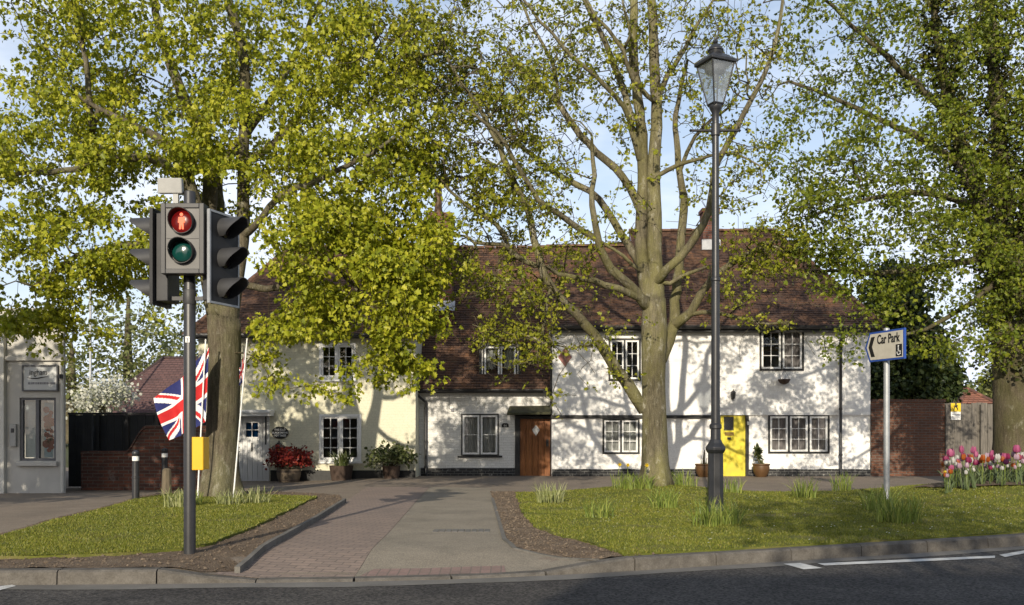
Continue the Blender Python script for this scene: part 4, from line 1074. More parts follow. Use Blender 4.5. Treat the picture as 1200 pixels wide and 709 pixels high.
# pedestrian head
Wp, Hp = 47*s1, 78*s1
pc = (X_(218.8, TY-.1), TY-.06, zt(284.5))
q0 = MB(); Mp = Matrix.Translation(pc); q0.box(-Wp/2, Wp/2, -.16, 0, -Hp/2, Hp/2, 0, Mp)
ph = q0.build('pedestrian_head', M['signal_grey'], T, bevel=.012)
q = MB(); q.ring(-Wp/2-.012, Wp/2+.012, -Hp/2-.012, Hp/2+.012, .05, -.175, -.02, 0, Mp); q.build('hood_frame', M['signal_mid'], ph, bevel=.006)
q = MB(); q.box(-Wp/2+.045, Wp/2-.045, -.165, -.161, -.002, .003, 0, Mp)
q.build('joint_strip', M['signal_mid'], ph)
for z, mt in ((19*s1, 'red_lens'), (-15*s1, 'green_lens')):
    v = MB(); nn = 24; vs = []; vr = 14.2*s1
    for t in range(nn):
        a = 2*math.pi*t/nn; L = .05+.09*max(0,(math.sin(a)+.6)/1.6)
        for rr, yy in ((vr,-.158),(vr,-.16-L),(vr-.007,-.16-L),(vr-.007,-.158)): vs.append(Mp @ Vector((rr*math.cos(a), yy, z+rr*math.sin(a))))
    v.add(vs, [(4*t+k, 4*((t+1)%nn)+k, 4*((t+1)%nn)+(k+1)%4, 4*t+(k+1)%4) for t in range(nn) for k in range(4)])
    v.build('visor', M['signal_black'], ph, smooth=True, auto=40)
    disc(ph, Mp, z, -.160, vr-.012, M[mt], dome=.03)
# the red standing figure on the upper lens
q = MB(); zc = 19*s1; fy = -.194
def blob(cx, cz, rx, rz): q.prism([(cx+rx*math.cos(a*math.pi/6), zc+cz+rz*math.sin(a*math.pi/6)) for a in range(12)], fy-.006, fy, 0, Mp)
blob(0, .068, .017, .019)
q.prism([(-.030,zc+.042),(.030,zc+.042),(.036,zc-.015),(.024,zc-.018),(.022,zc-.02),(.024,zc-.083),(.006,zc-.083),(.0,zc-.03),(-.006,zc-.083),(-.024,zc-.083),(-.022,zc-.02),(-.024,zc-.018),(-.036,zc-.015)], fy-.005, fy+.001, 0, Mp)
q.build('red_figure', M['red_man'], ph)
# the two three-lamp heads
hh, Mx, zs, fyv = head('vehicle_head', (X_(243.5,TY)+.03, TY+.06, zt(304)), math.radians(69), 3, .95, .47, vis_len=.25)
for z in zs: disc(hh, Mx, z, fyv, .095, M['dark_lens'])
hh, Mx, zs, fyv = head('vehicle_head', (X_(203.5,TY)-.01, TY+.03, zt(303)), math.radians(-97), 3, .98, .40, vis_len=.30, edge='signal_black')
for z in zs: disc(hh, Mx, z, fyv, .095, M['dark_lens'])
for py in (250, 350): MB().box(X_(200,TY), X_(248,TY), TY-.02, TY+.02, zt(py)-.02, zt(py)+.02).build('bracket', M['signal_mid'], T)
# detector on top
m = MB(); dx = X_(202,TY); m.box(-.128, .128, -.035, .035, -.08, .08, 0, Matrix.Translation((dx, TY-.05, zt(219.5))) @ Matrix.Rotation(.12,4,'X')); 
dt = m.build('detector', M['pale_plastic'], T, bevel=.012)
m = MB(); dx = X_(208,TY); m.box(dx-.028, dx+.028, TY-.06, TY-.02, zt(243), zt(228)); m.build('detector_stem', M['pale_plastic'], dt)
# push button unit and number sticker
m = MB(); ux0, ux1 = X_(228.8,TY), X_(241.8,TY); m.box(ux0, ux1, TY-.09, TY+.1, zt(550), zt(512.5)); m.box(ux0, ux1+.004, TY-.11, TY-.09, zt(550.5)+.0, zt(512), 1)
bo = m.build('push_button_unit', [M['yellow_box'], M['yellow_box']], T, bevel=.008)
m = MB(); m.box(TX+.05, ux0-.0, TY-.05, TY+.05, zt(546), zt(518)); m.build('unit_bracket', M['signal_black'], bo)
m = MB(); m.box(TX-.022, TX+.022, TY-.068, TY-.060, zt(402), zt(395)); st = m.build('number_sticker', M['print_white'], T)
text_mesh('3', .055, M['print_black'], 'number', st, Matrix.Translation((TX-.001, TY-.0695, zt(401)-.0)), align='CENTER')

# ------------------------------------------------------------------ lamp post
LX, LY = X_(838.5, 14.6), 14.6; s2 = 14.6/F; zl = lambda py: Z_(py, LY)
L = thing('lamp_post', (LX, LY, 0), 'tall black iron street lamp with a glazed four sided lantern', 'street lamp')
m = MB(); m.lathe([(.145,-.05),(.145,.10),(.125,.14),(.12,zl(531)),(.135,zl(530)),(.155,zl(527)),(.155,zl(524)),(.11,zl(519)),(.085,zl(515))], (LX,LY,0), 8, rot=math.pi/8)
m.build('pedestal', M['lamp_iron'], L, bevel=.006)
m = MB(); m.lathe([(.078,zl(516)),(.075,zl(503)),(.095,zl(502)),(.095,zl(498)),(.07,zl(496)),(.064,zl(330)),(.075,zl(329)),(.075,zl(326)),(.058,zl(325)),(.052,zl(160)),(.07,zl(159)),(.07,zl(146)),(.052,zl(145)),(.055,zl(133)),(.08,zl(129)),(.10,zl(126)),(.10,zl(124))], (LX,LY,0), 18)
m.build('column', M['lamp_iron'], L, smooth=True, auto=35)
m = MB(); m.tube([(X_(810,LY),LY,zl(153)), (X_(866,LY),LY,zl(153))], [.021]*2, 8)
for px in (809.5, 866.5): m.lathe([(.002,-.03),(.028,0),(.002,.03)], (X_(px,LY),LY,zl(153)), 8)
m.build('ladder_bar', M['lamp_iron'], L, smooth=True, auto=50)
ra = math.radians(24); RL = Matrix.Translation((LX, LY, 0)) @ Matrix.Rotation(ra, 4, 'Z')
hb, ht, zb, zt2 = .085, .205, zl(122.5), zl(75)
m = MB()
cb = [(-hb,-hb),(hb,-hb),(hb,hb),(-hb,hb)]; ctp = [(-ht,-ht),(ht,-ht),(ht,ht),(-ht,ht)]
for i in range(4):
    m.tube([RL @ Vector((*cb[i], zb)), RL @ Vector((*ctp[i], zt2))], .013, 6)
    j = (i+1) % 4
    m.tube([RL @ Vector((*cb[i], zb)), RL @ Vector((*cb[j], zb))], .018, 6); m.tube([RL @ Vector((*ctp[i], zt2)), RL @ Vector((*ctp[j], zt2))], .02, 6)
m.box(-hb, hb, -hb, hb, zb-.03, zb-.005, 0, RL)
lan = m.build('lantern_frame', M['lamp_iron'], L)
for i in range(4):
    j = (i+1) % 4; g = MB(); k = .985
    g.add([RL @ Vector((cb[i][0]*k, cb[i][1]*k, zb)), RL @ Vector((cb[j][0]*k, cb[j][1]*k, zb)), RL @ Vector((ctp[j][0]*k, ctp[j][1]*k, zt2)), RL @ Vector((ctp[i][0]*k, ctp[i][1]*k, zt2))], [(0,1,2,3)])
    g.build('pane', M['lamp_glass'], lan)
m = MB(); sq = math.sqrt(2)
m.lathe([((ht+.03)*sq, zt2-.012),((ht+.034)*sq, zt2+.03),((ht*.75)*sq, zt2+.10),((ht*.42)*sq, zt2+.16),((ht*.36)*sq, zt2+.165)], (0,0,0), 4, rot=math.pi/4, M=RL)
m.build('lantern_roof', M['lamp_iron'], lan, bevel=.008)
zc = zt2+.165; m = MB()
m.lathe([(.10,zc-.01),(.11,zc+.03),(.125,zc+.035),(.125,zc+.05),(.105,zc+.08),(.07,zc+.12),(.03,zc+.14),(.02,zc+.15),(.035,zc+.165),(.04,zc+.18),(.028,zc+.2),(.012,zc+.215),(.018,zc+.235),(.002,zc+.30)], (LX,LY,0), 16)
m.build('finial', M['lamp_iron'], lan, smooth=True, auto=40)
m = MB(); m.lathe([(.155,zt2-.13),(.165,zt2-.09),(.165,zt2-.02)], (LX,LY,0), 14); m.lathe([(.03,zt2-.27),(.042,zt2-.2),(.035,zt2-.13)], (LX,LY,0), 12)
m.build('lamp_unit', M['signal_grey'], lan, smooth=True, auto=40)

# ------------------------------------------------------------------ car park sign
QX, QY = X_(1039, 17.2), 17.2
Q = thing('direction_sign', (QX, QY, ground_h(QX,QY)), 'blue edged arrow sign for the car park on a grey post', 'sign')
m = MB(); m.lathe([(.053,-.1),(.053,3.16),(.05,3.18),(.02,3.19)], (QX,QY,0), 16); m.build('post', M['galv'], Q, smooth=True, auto=40)
u = Vector((.30,-.95,0)).normalized(); ang = math.atan2(u.y, u.x); MQ = Matrix.Translation((QX-.045, QY-.09, Z_(405.5, QY))) @ Matrix.Rotation(ang, 4, 'Z')
Lh, Hh = .50, .275
out = [(-Lh-.06, 0), (-Lh+.07, -Hh), (Lh, -Hh), (Lh, Hh), (-Lh+.07, Hh)]
m = MB(); m.prism(out, -.02, .02, 0, MQ); pl_ = m.build('sign_panel', M['sign_blue'], Q, bevel=.004)
k = .93; inn = [(-Lh-.005, 0), (-Lh+.10, -Hh+.035), (Lh-.035, -Hh+.035), (Lh-.035, Hh-.035), (-Lh+.10, Hh-.035)]
m = MB(); m.prism(inn, -.0235, -.0205, 0, MQ); m.build('sign_face', M['sign_cream'], pl_)
m = MB(); m.prism([(-Lh+.05,0),(-Lh+.125,-.185),(-Lh+.225,-.185),(-Lh+.145,0),(-Lh+.225,.185),(-Lh+.125,.185)], -.0265, -.0236, 0, MQ); m.build('chevron', M['print_black'], pl_)
text_mesh('Car Park', .235, M['print_black'], 'lettering', pl_, MQ @ Matrix.Translation((-Lh+.285, -.0265, .045)), bold=.005, sx=.70)
m = MB(); m.box(Lh-.215, Lh-.055, -.0265, -.0236, -Hh+.055, -Hh+.27, 0, MQ); m.build('symbol_plate', M['print_black'], pl_)
m = MB(); cx_, cz_ = Lh-.138, -Hh+.125      # small wheelchair symbol: wheel ring, body, head
for t in range(14):
    a0, a1 = [math.radians(-200+250*q/14) for q in (t, t+1)]
    m.prism([(cx_+.05*math.cos(a0), cz_+.05*math.sin(a0)), (cx_+.05*math.cos(a1), cz_+.05*math.sin(a1)), (cx_+.034*math.cos(a1), cz_+.034*math.sin(a1)), (cx_+.034*math.cos(a0), cz_+.034*math.sin(a0))], -.029, -.027, 0, MQ)
m.prism([(cx_-.02,cz_+.03),(cx_-.002,cz_+.03),(cx_+.002,cz_+.09),(cx_-.016,cz_+.09)], -.029, -.027, 0, MQ)
m.prism([(cx_-.002,cz_+.03),(cx_+.035,cz_+.03),(cx_+.055,cz_-.03),(cx_+.04,cz_-.035),(cx_+.025,cz_+.015),(cx_-.002,cz_+.015)], -.029, -.027, 0, MQ)
m.prism([(cx_-.008+.017*math.cos(a*.785), cz_+.112+.017*math.sin(a*.785)) for a in range(8)], -.029, -.027, 0, MQ)
m.build('wheelchair_symbol', M['print_white'], pl_)
m = MB()
for z in (-.15,.15): m.box(-.07, .09, .02, .05, z-.02, z+.02, 0, MQ)
m.build('clamp', M['galv'], Q)

# ------------------------------------------------------------------ bollards, wooden post
def bollard(x, y, label):
    b = thing('bollard', (x, y, ground_h(x,y)), label, 'bollard', 'bollards on the left pavement'); z = ground_h(x,y)
    m = MB(); m.lathe([(.066,0),(.066,.42),(.075,.425),(.075,.45),(.062,.455),(.060,.72),(.060,.86),(.066,.87),(.066,.90),(.05,.925),(.01,.935)], (x,y,z), 16); m.build('post', M['black_iron'], b, smooth=True, auto=35)
    m = MB(); m.lathe([(.0615,.745),(.0615,.83)], (x,y,z), 16, cap=False); m.build('white_band', M['print_white'], b, smooth=True)
x, y = G(159, 587); bollard(x, y, 'white banded black bollard on the pavement edge in front of the brick wall')
x, y = G(193, 577); bollard(x, y, 'white banded black bollard standing behind the short wooden post')
x, y = G(195.5, 581)
m = MB(); m.lathe([(.095,-.05),(.10,.1),(.09,.40),(.082,.52),(.05,.55),(.01,.555)], (x,y,ground_h(x,y)), 9)
solo(m, 'wooden_post', M['post_wood'], (x,y,ground_h(x,y)), 'short weathered round topped wooden post beside the left tree', 'post')

# ------------------------------------------------------------------ union flags on leaning poles by the left tree
def union(u, v):
    """colour index on the flag, u 0..1 along fly (2:1), v 0..1 up: 0 blue 1 white 2 red"""
    x, y = u*60, v*30; X, Y = x-30, y-15
    if abs(X) < 3 or abs(Y) < 3: return 2
    if abs(X) < 5 or abs(Y) < 5: return 1
    d1 = (X - 2*Y)/math.sqrt(5); d2 = (X + 2*Y)/math.sqrt(5)
    for d, s in ((d1, 1), (d2, -1)):
        if abs(d) < 3:
            side = d*(1 if X > 0 else -1)*s
            return 2 if -2 < side < 0 else 1
    return 0
def flag(name, base, label, pole_a, pole_b, corners, folds, amp, grp):
    t = thing(name, base, label, 'flag', grp)
    m = MB(); m.tube([pole_a, pole_b], [.016, .013], 8); m.lathe([(.002,-.02),(.022,.0),(.002,.03)], pole_b, 8)
    m.build('pole', M['white_paint'], t, smooth=True, auto=60)
    a, b, c, d = corners     # hoist bottom, hoist top, fly top, fly bottom
    nu, nv = 110, 66; m = MB(); vs = []
    for j in range(nv+1):
        for i in range(nu+1):
            u, v = i/nu, j/nv
            p = a.lerp(d, u).lerp(b.lerp(c, u), v)
            sag = math.sin(math.pi*u)*.05*(.4+v*.6)
            w = amp*min(1, u*2.5)*(math.sin(folds*u*6.28 + v*2.2) + .5*math.sin(folds*1.9*u*6.28 - v*3.1+1))
            vs.append((p.x + .25*w, p.y + w, p.z - sag + .15*w))
    me_f = []; mi = []
    for j in range(nv):
        for i in range(nu):
            me_f.append((j*(nu+1)+i, j*(nu+1)+i+1, (j+1)*(nu+1)+i+1, (j+1)*(nu+1)+i)); mi.append(union((i+.5)/nu, (j+.5)/nv))
    m.v = vs; m.f = me_f; m.m = mi
    m.build('cloth', [M['flag_blue'], M['flag_white'], M['flag_red']], t, smooth=True)
Yf = 17.55
flag('flag_on_pole', tuple(P(231.5, 585, Yf)), 'union flag spread out on a white pole left of the big tree', P(231.5, 584, Yf), P(241, 399, Yf-.05),
     (P(241, 494, Yf), P(245, 407, Yf), P(182, 466, Yf+.1), P(198, 516, Yf+.05)), 1.5, .065, 'flags by the left tree')
Yf = 17.7
flag('flag_on_pole', tuple(P(273.5, 583, Yf)), 'furled union flag on a leaning white pole right of the big tree trunk', P(273.5, 583, Yf), P(289.5, 398, Yf-.1),
     (P(284.5, 446, Yf), P(288.3, 405, Yf), P(281, 432, Yf+.05), P(280.5, 452, Yf+.04)), 2.4, .03, 'flags by the left tree')

# ------------------------------------------------------------------ plaque and letter box on the cream cottage
px_, pz_ = X_(328.5, YA), Z_(507, YA)
t = thing('house_plaque', (px_, YA-.03, pz_-.2), 'oval black house name plaque beside the white door', 'plaque')
m = MB(); m.prism([(px_+.235*math.cos(a*math.pi/16), pz_+.17*math.sin(a*math.pi/16)) for a in range(32)], YA-.045, YA-.012); m.build('plate', M['print_black'], t, bevel=.006)
for tx, s, dz in (('THE OLD', .075, .055), ('BLACKSMITHS', .068, -.025), ('COTTAGE', .075, -.105)):
    text_mesh(tx, s, M['print_white'], 'lettering', t, Matrix.Translation((px_, YA-.047, pz_+dz)), align='CENTER', bold=.002)
px_, pz_ = X_(328, YA), Z_(540, YA)
t = thing('letter_box', (px_, YA-.1, pz_), 'black wall letter box with a pointed lid below the oval plaque', 'letter box')
m = MB(); m.box(px_-.19, px_+.19, YA-.14, YA-.012, pz_, Z_(525,YA)); m.build('case', M['black_iron'], t, bevel=.006)
m = MB(); z = Z_(525,YA)+.002; m.prism([(px_-.22,z),(px_+.22,z),(px_+.20,z+.03),(px_+.07,z+.09),(px_+.03,z+.15),(px_-.03,z+.15),(px_-.07,z+.09),(px_-.20,z+.03)], YA-.17, YA-.012)
m.lathe([(.002,z+.14),(.035,z+.17),(.002,z+.21)], (px_, YA-.09, 0), 10); m.build('lid', M['black_iron'], t)
m = MB(); m.box(px_-.12, px_+.13, YA-.146, YA-.141, Z_(527.5,YA)-.02, Z_(527,YA)+.01); m.build('slot_plate', M['brass'], t)
# ------------------------------------------------------------------ plants and trees
def leaf_mesh(name, C, size, mat, parent, droop=.5, wide=.42, sizevar=.45, fold=.25, out=None, flat=.8, zb=.35, lobed=False):
    """many folded leaves at points C (n,3); out = per-leaf outward directions; lobed leaves have a notched, five pointed edge"""
    N = len(C)
    if out is None: out = RNG.normal(size=(N,3))
    t = out/(np.linalg.norm(out, axis=1, keepdims=True)+1e-9) + RNG.normal(size=(N,3))*.55; t[:,2] -= droop
    t /= np.linalg.norm(t, axis=1, keepdims=True)
    nrm = RNG.normal(size=(N,3))*flat; nrm[:,2] += zb; nrm -= t*np.sum(nrm*t, 1, keepdims=True); nrm /= np.linalg.norm(nrm, axis=1, keepdims=True)+1e-9
    sd = np.cross(t, nrm); L = (size*(1-sizevar+2*sizevar*RNG.random(N)**1.3))[:,None]; w = L*wide*(.75+.5*RNG.random((N,1)))
    curl = (RNG.random((N,1))-.35)*.35
    prof = [(.16,1.0,.7),(.40,.52,.35),(.58,.92,.6),(.74,.34,.25)] if lobed else [(.28,.95,.6),(.66,.85,.5)]
    def pt(u, k, f): return t*L*u + sd*w*k + nrm*L*(fold*f - curl*u*u)
    cols = [C] + [C+pt(u,k,f) for u,k,f in prof] + [C+pt(1.0,0,0)] + [C+pt(u,-k,f) for u,k,f in reversed(prof)]
    m = len(cols); V = np.stack(cols, 1).reshape(-1,3); h = len(prof)+1
    b = np.arange(N)[:,None]*m
    Fq = np.concatenate([b+np.arange(0,h+1)[None], b+np.array([[0]+list(range(h,m))])], 0)
    return np_mesh(name, V, Fq, mat, parent)

def cat(pts, sp):
    """Catmull-Rom through rows of (x,y,z,r), resampled about every sp metres"""
    p = np.array(pts, float); out = []
    q = np.vstack([2*p[0]-p[1], p, 2*p[-1]-p[-2]])
    for i in range(1, len(q)-2):
        n = max(1, int(np.linalg.norm(q[i+1,:3]-q[i,:3])/sp))
        for k in range(n):
            t = k/n; a,b,c,d = q[i-1],q[i],q[i+1],q[i+2]
            v = .5*((2*b)+(-a+c)*t+(2*a-5*b+4*c-d)*t*t+(-a+3*b-3*c+d)*t**3); v[3] = b[3]+(c[3]-b[3])*t
            out.append(v)
    out.append(q[-2]); return np.array(out)

class Tree:
    def __init__(s):
        s.pos = np.zeros((120000,3)); s.par = np.full(120000,-1); s.r = np.zeros(120000); s.dep = np.zeros(120000); s.n = 0; s.limb = np.full(120000,-1); s.nl = 0
    def node(s, p, par, r=0.0, limb=-1):
        i = s.n; s.pos[i] = p; s.par[i] = par; s.r[i] = r; s.limb[i] = limb
        s.dep[i] = 0 if par < 0 else s.dep[par]+np.linalg.norm(s.pos[i]-s.pos[par]); s.n += 1; return i
    def add_limb(s, pts, sp=.22, jit=.012):
        """pts rows (px,py,Y,radius_px)"""
        w = []
        for px, py, Y, r in pts:
            v = P(px, py, Y); w.append((v.x, v.y, v.z, r*Y/F))
        w = cat(w, sp)
        if s.n:
            d = np.linalg.norm(s.pos[:s.n]-w[0,:3], axis=1); par = int(np.argmin(d))
        else: par = -1
        first = True
        for v in w:
            j = RNG.normal(size=3)*jit*(0 if v[3] > .12 else 1)
            par = s.node(v[:3]+j, par, v[3], s.nl); first = False
        s.nl += 1
    def add_clusters(s, C, wpath=.30, sp=.2, wig=.05, maxd=3.5):
        if not s.n: return
        d0 = np.array([np.min(np.linalg.norm(s.pos[:s.n]-c, axis=1)) for c in C]); s.tips = []
        for k in np.argsort(d0):
            c = C[k]; d = np.linalg.norm(s.pos[:s.n]-c, axis=1); big = np.clip(.05-s.r[:s.n], 0, .05)
            cost = d + wpath*s.dep[:s.n]*.25
            i = int(np.argmin(cost)); L = d[i]; n = max(1, int(L/sp)); a = s.pos[i].copy()
            pi = s.par[i]; dirp = (a-s.pos[pi]) if pi >= 0 else np.array([0,0,1.]); dirp = dirp/(np.linalg.norm(dirp)+1e-9)
            par = i
            for q in range(1, n+1):
                t = q/n; p = a+(c-a)*t + dirp*L*.22*math.sin(math.pi*t)*(1-t) + np.array([0,0,.10*L*math.sin(math.pi*t)])
                if q < n: p = p + RNG.normal(size=3)*wig*min(L,1)*.5
                par = s.node(p, par)
            s.tips.append(par)
    def finish(s, tip=.0045, power=2.35, cap=.05):
        acc = np.zeros(s.n)
        for i in range(s.n-1, -1, -1):
            if s.limb[i] < 0: s.r[i] = min(max(acc[i]**(1/power), tip), cap)
            if s.par[i] >= 0: acc[s.par[i]] += max(s.r[i], tip)**power
    def mesh(s, name, mat, parent, flare=None, knob=.0):
        kids = [[] for _ in range(s.n)]
        for i in range(s.n):
            if s.par[i] >= 0: kids[s.par[i]].append(i)
        m = MB(); starts = [i for i in range(s.n) if s.par[i] < 0]
        while starts:
            i = starts.pop(); ch = []; 
            if s.par[i] >= 0: ch.append((s.pos[s.par[i]], min(s.r[i]*1.15, s.r[s.par[i]])))
            while True:
                ch.append((s.pos[i], s.r[i]))
                if not kids[i]: break
                same = [k for k in kids[i] if s.limb[k] == s.limb[i] and s.limb[i] >= 0]
                nx = same[0] if same else max(kids[i], key=lambda k: s.r[k])
                starts += [k for k in kids[i] if k != nx]
                i = nx
            if len(ch) < 2: continue
            R = max(c[1] for c in ch); ns = 3 if R < .012 else 5 if R < .03 else 8 if R < .1 else 20
            pts = [c[0] for c in ch]; rad = [c[1] for c in ch]
            k0 = len(m.v); m.tube(pts, rad, ns, 1 if R < .021 else 0)
            if R > .1:     # uneven bole
                for q in range(k0, len(m.v)):
                    v = Vector(m.v[q]); c = pts[(q-k0)//ns if (q-k0)//ns < len(pts) else -1]; c = Vector(c); dv = v-c
                    a = math.atan2(dv.y, dv.x); f = 1 + .06*mnoise.noise(Vector((v.x*3, v.y*3, v.z*1.2))) + .025*mnoise.noise(Vector((v.x*9, v.y*9, v.z*2)))
                    if flare: 
                        h = v.z - flare[0]; f += flare[1]*math.exp(-max(h,0)/flare[2])*(.7+.5*math.sin(a*5+1.3)+.3*math.sin(a*3))
                    m.v[q] = tuple(c + dv*f)
        return m.build(name, [mat, M['twig']], parent, smooth=True)

def ell(px, py, Y, rx, ry, rd, n, thr=-.12, sc=.9, mul=1.0):
    n = int(n*mul)
    c = P(px, py, Y); rx *= Y/F; ry *= Y/F; out = []; k = 0
    while len(out) < n and k < n*12:
        k += 1; d = RNG.normal(size=3); d /= np.linalg.norm(d); r = RNG.random()**(1/2.6)
        p = np.array(c) + d*r*np.array([rx, rd, ry])
        if mnoise.noise(Vector(p*sc)) < thr: continue
        out.append(p)
    return out
def leaves_at(C, n, spread, T=None, squash=.7):
    """n leaves about each cluster, in a drooping spray"""
    k = RNG.poisson(n, len(C)); idx = np.repeat(np.arange(len(C)), k)
    o = RNG.normal(size=(len(idx),3))*spread*np.array([1,1,squash]); 
    return C[idx]+o, o

def big_tree(name, base, label, limbs, ells, leafmat, barkmat, nleaf, lsize, spread, flare=None, thr=-.12, group=None, wig=.05, droop=.5, min_y=None, gap=None, wide=.42, tipr=.0045, sc=.9, frac=1.0, bare=0.0, lobed=False, zb=.35, rs=1.0, mul=1.0):
    t = thing(name, base, label, 'tree', group); T = Tree()
    for l in limbs: T.add_limb([(a, b_, c, r*rs) for a, b_, c, r in l])
    C = []
    for e in ells: C += ell(*e, thr=thr, sc=sc, mul=mul)
    C = np.array(C)
    if gap is not None:
        keep = np.array([not gap(CX+c[0]/c[1]*F, HY-(c[2]-EYE)/c[1]*F, c) for c in C]); C = C[keep]
    if frac < 1: C = C[RNG.random(len(C)) < frac]
    B = C[RNG.integers(0, len(C), int(bare*len(C)))]; B = B + RNG.normal(size=B.shape)*.4
    T.add_clusters(np.vstack([C, B]), wig=wig); T.finish(tip=tipr)
    T.mesh('trunk', barkmat, t, flare)
    # leaves at the tips and some along the twigs behind them
    tw = np.array([i for i in range(T.n) if T.limb[i] < 0 and T.r[i] < .011]); tw = tw[RNG.random(len(tw)) < .28]
    Pn = np.vstack([C, T.pos[tw]]) if len(tw) else C
    pts, o = leaves_at(Pn, nleaf, spread)
    print(name, 'clusters', len(C), 'nodes', T.n, 'leaves', len(pts))
    leaf_mesh('crown', pts, lsize, leafmat, t, droop=droop, out=o, wide=wide, lobed=lobed, zb=zb)
    return t

# left tree
YL1 = 18.3
def yy(l, Y=YL1): return [(a[0], a[1], Y+(a[3] if len(a) > 3 else 0), a[2]) for a in l]
limbs = [yy([(257,590,21),(258,560,20),(260,510,18.5),(262,460,18.5),(263,410,18.5),(262,372,19)]),
  yy([(264,376,15),(273,330,12),(281,298,9),(285,265,8),(285,225,7,.1),(285,185,7,.15),(287,140,6.5,.2),(287,90,6,.2),(280,40,5.5,.1),(268,0,5,0),(258,-70,4)]),
  yy([(258,376,15),(249,330,13),(240,290,11),(230,248,10,-.1),(218,208,8.5,-.3),(203,176,7,-.5),(182,160,5,-.7),(160,148,4,-.8),(130,135,3.2,-1.0),(100,118,2.4,-1.1)]),
  yy([(240,292,9,.1),(246,230,8.5,.4),(244,183,8,.6),(230,145,7,.8),(210,100,6,1.0),(192,52,5,1.1),(180,0,4,1.2),(172,-70,3,1.2)]),
  yy([(250,325,8,.2),(256,255,7,.7),(256,205,6.5,1.0),(272,180,6,1.2),(293,150,5,1.4),(322,110,4,1.5),(350,55,3.2,1.6),(376,0,2.5,1.6)]),
  yy([(284,275,5),(300,264,4.5,-.4),(328,231,4,-.8),(372,212,3.5,-1.2),(420,188,2.8,-1.5),(468,158,2,-1.7)]),
  yy([(226,226,6,-.2),(190,190,5,-.6),(149,184,4.5,-.9),(90,198,3.5,-1.2),(20,205,2.5,-1.4),(-40,200,2,-1.4)]),
  yy([(275,322,4.6,-.1),(300,338,4.2,-.5),(338,332,3.8,-.9),(388,310,3.8,-1.3),(440,300,3,-1.6),(482,312,2,-1.8)]),
  yy([(242,300,6,-.1),(205,290,5,-.5),(150,286,4,-.8),(92,300,3,-1.1),(40,335,2.2,-1.4)]),
  yy([(285,190,5,.1),(320,170,4.2,.5),(370,110,3.4,.8),(420,70,2.6,.9),(450,30,2,.9)]),
  yy([(108,155,4,-.95),(106,120,3.6,-1.0),(100,70,3,-1.0),(90,20,2.4,-1.0)]),
  yy([(388,310,3,-1.3),(425,345,2.4,-1.5),(450,390,1.8,-1.7),(455,430,1.4,-1.7)])]
D = 0
ells = [(60,60,18.0,105,105,2.0,270),(180,70,18.6,115,105,2.5,320),(320,55,18.8,110,110,2.6,320),(440,100,17.8,105,95,2.0,290),
  (60,190,17.4,100,85,1.8,250),(170,200,18.2,95,75,2.2,210),(310,185,18.0,100,75,2.3,260),(430,215,17.2,95,75,1.7,290),
  (55,300,17.0,95,65,1.3,165),(150,300,17.4,75,45,1.4,100),(215,320,18.3,45,45,1.2,30),(390,300,16.7,85,65,1.4,280),(460,330,16.5,62,68,1.1,270),
  (470,390,16.6,45,48,.8,90),(450,440,16.6,55,28,.7,55),(365,375,17.0,60,50,1.0,110),(300,410,18.0,40,55,.9,60),(345,450,17.3,40,18,.6,14),(395,455,17.0,35,18,.6,14),(35,375,16.8,55,32,.8,65),(100,385,17.2,40,25,.8,22),
  (495,275,17.0,38,60,.9,110),(-80,160,17.8,95,180,2.2,200),(240,-110,18.3,270,110,2.8,200)]
def gapL(px, py, c):
    if 200 < px < 300 and py > 345 and c[1] < 18.6: return True
    if px < 22 and 25 < py < 125: return RNG.random() < .75
    if 100 < px < 205 and py > 345: return RNG.random() < .6
    if 480 < px < 540 and 100 < py < 200: return RNG.random() < .3
    if 505 < px < 540 and 215 < py < 262: return True
    if 285 < px < 345 and 290 < py < 345: return RNG.random() < .7
    if 290 < px < 480 and py > 478: return True
    if 365 < px < 425 and 400 < py < 455: return RNG.random() < .8
    if 290 < px < 365 and py > 400: return RNG.random() < .3
    return False
big_tree('tree', tuple(P(257,584,YL1)), 'large yellow green leafy tree on the left lawn behind the traffic signal', limbs, ells, M['leaf_lime'], M['bark_left'], 18, .087, .108, flare=(0.0, .5, .28), gap=gapL, thr=0.0, sc=1.3, frac=.78, bare=.22, wide=.46, droop=1.0, lobed=True, zb=.15)

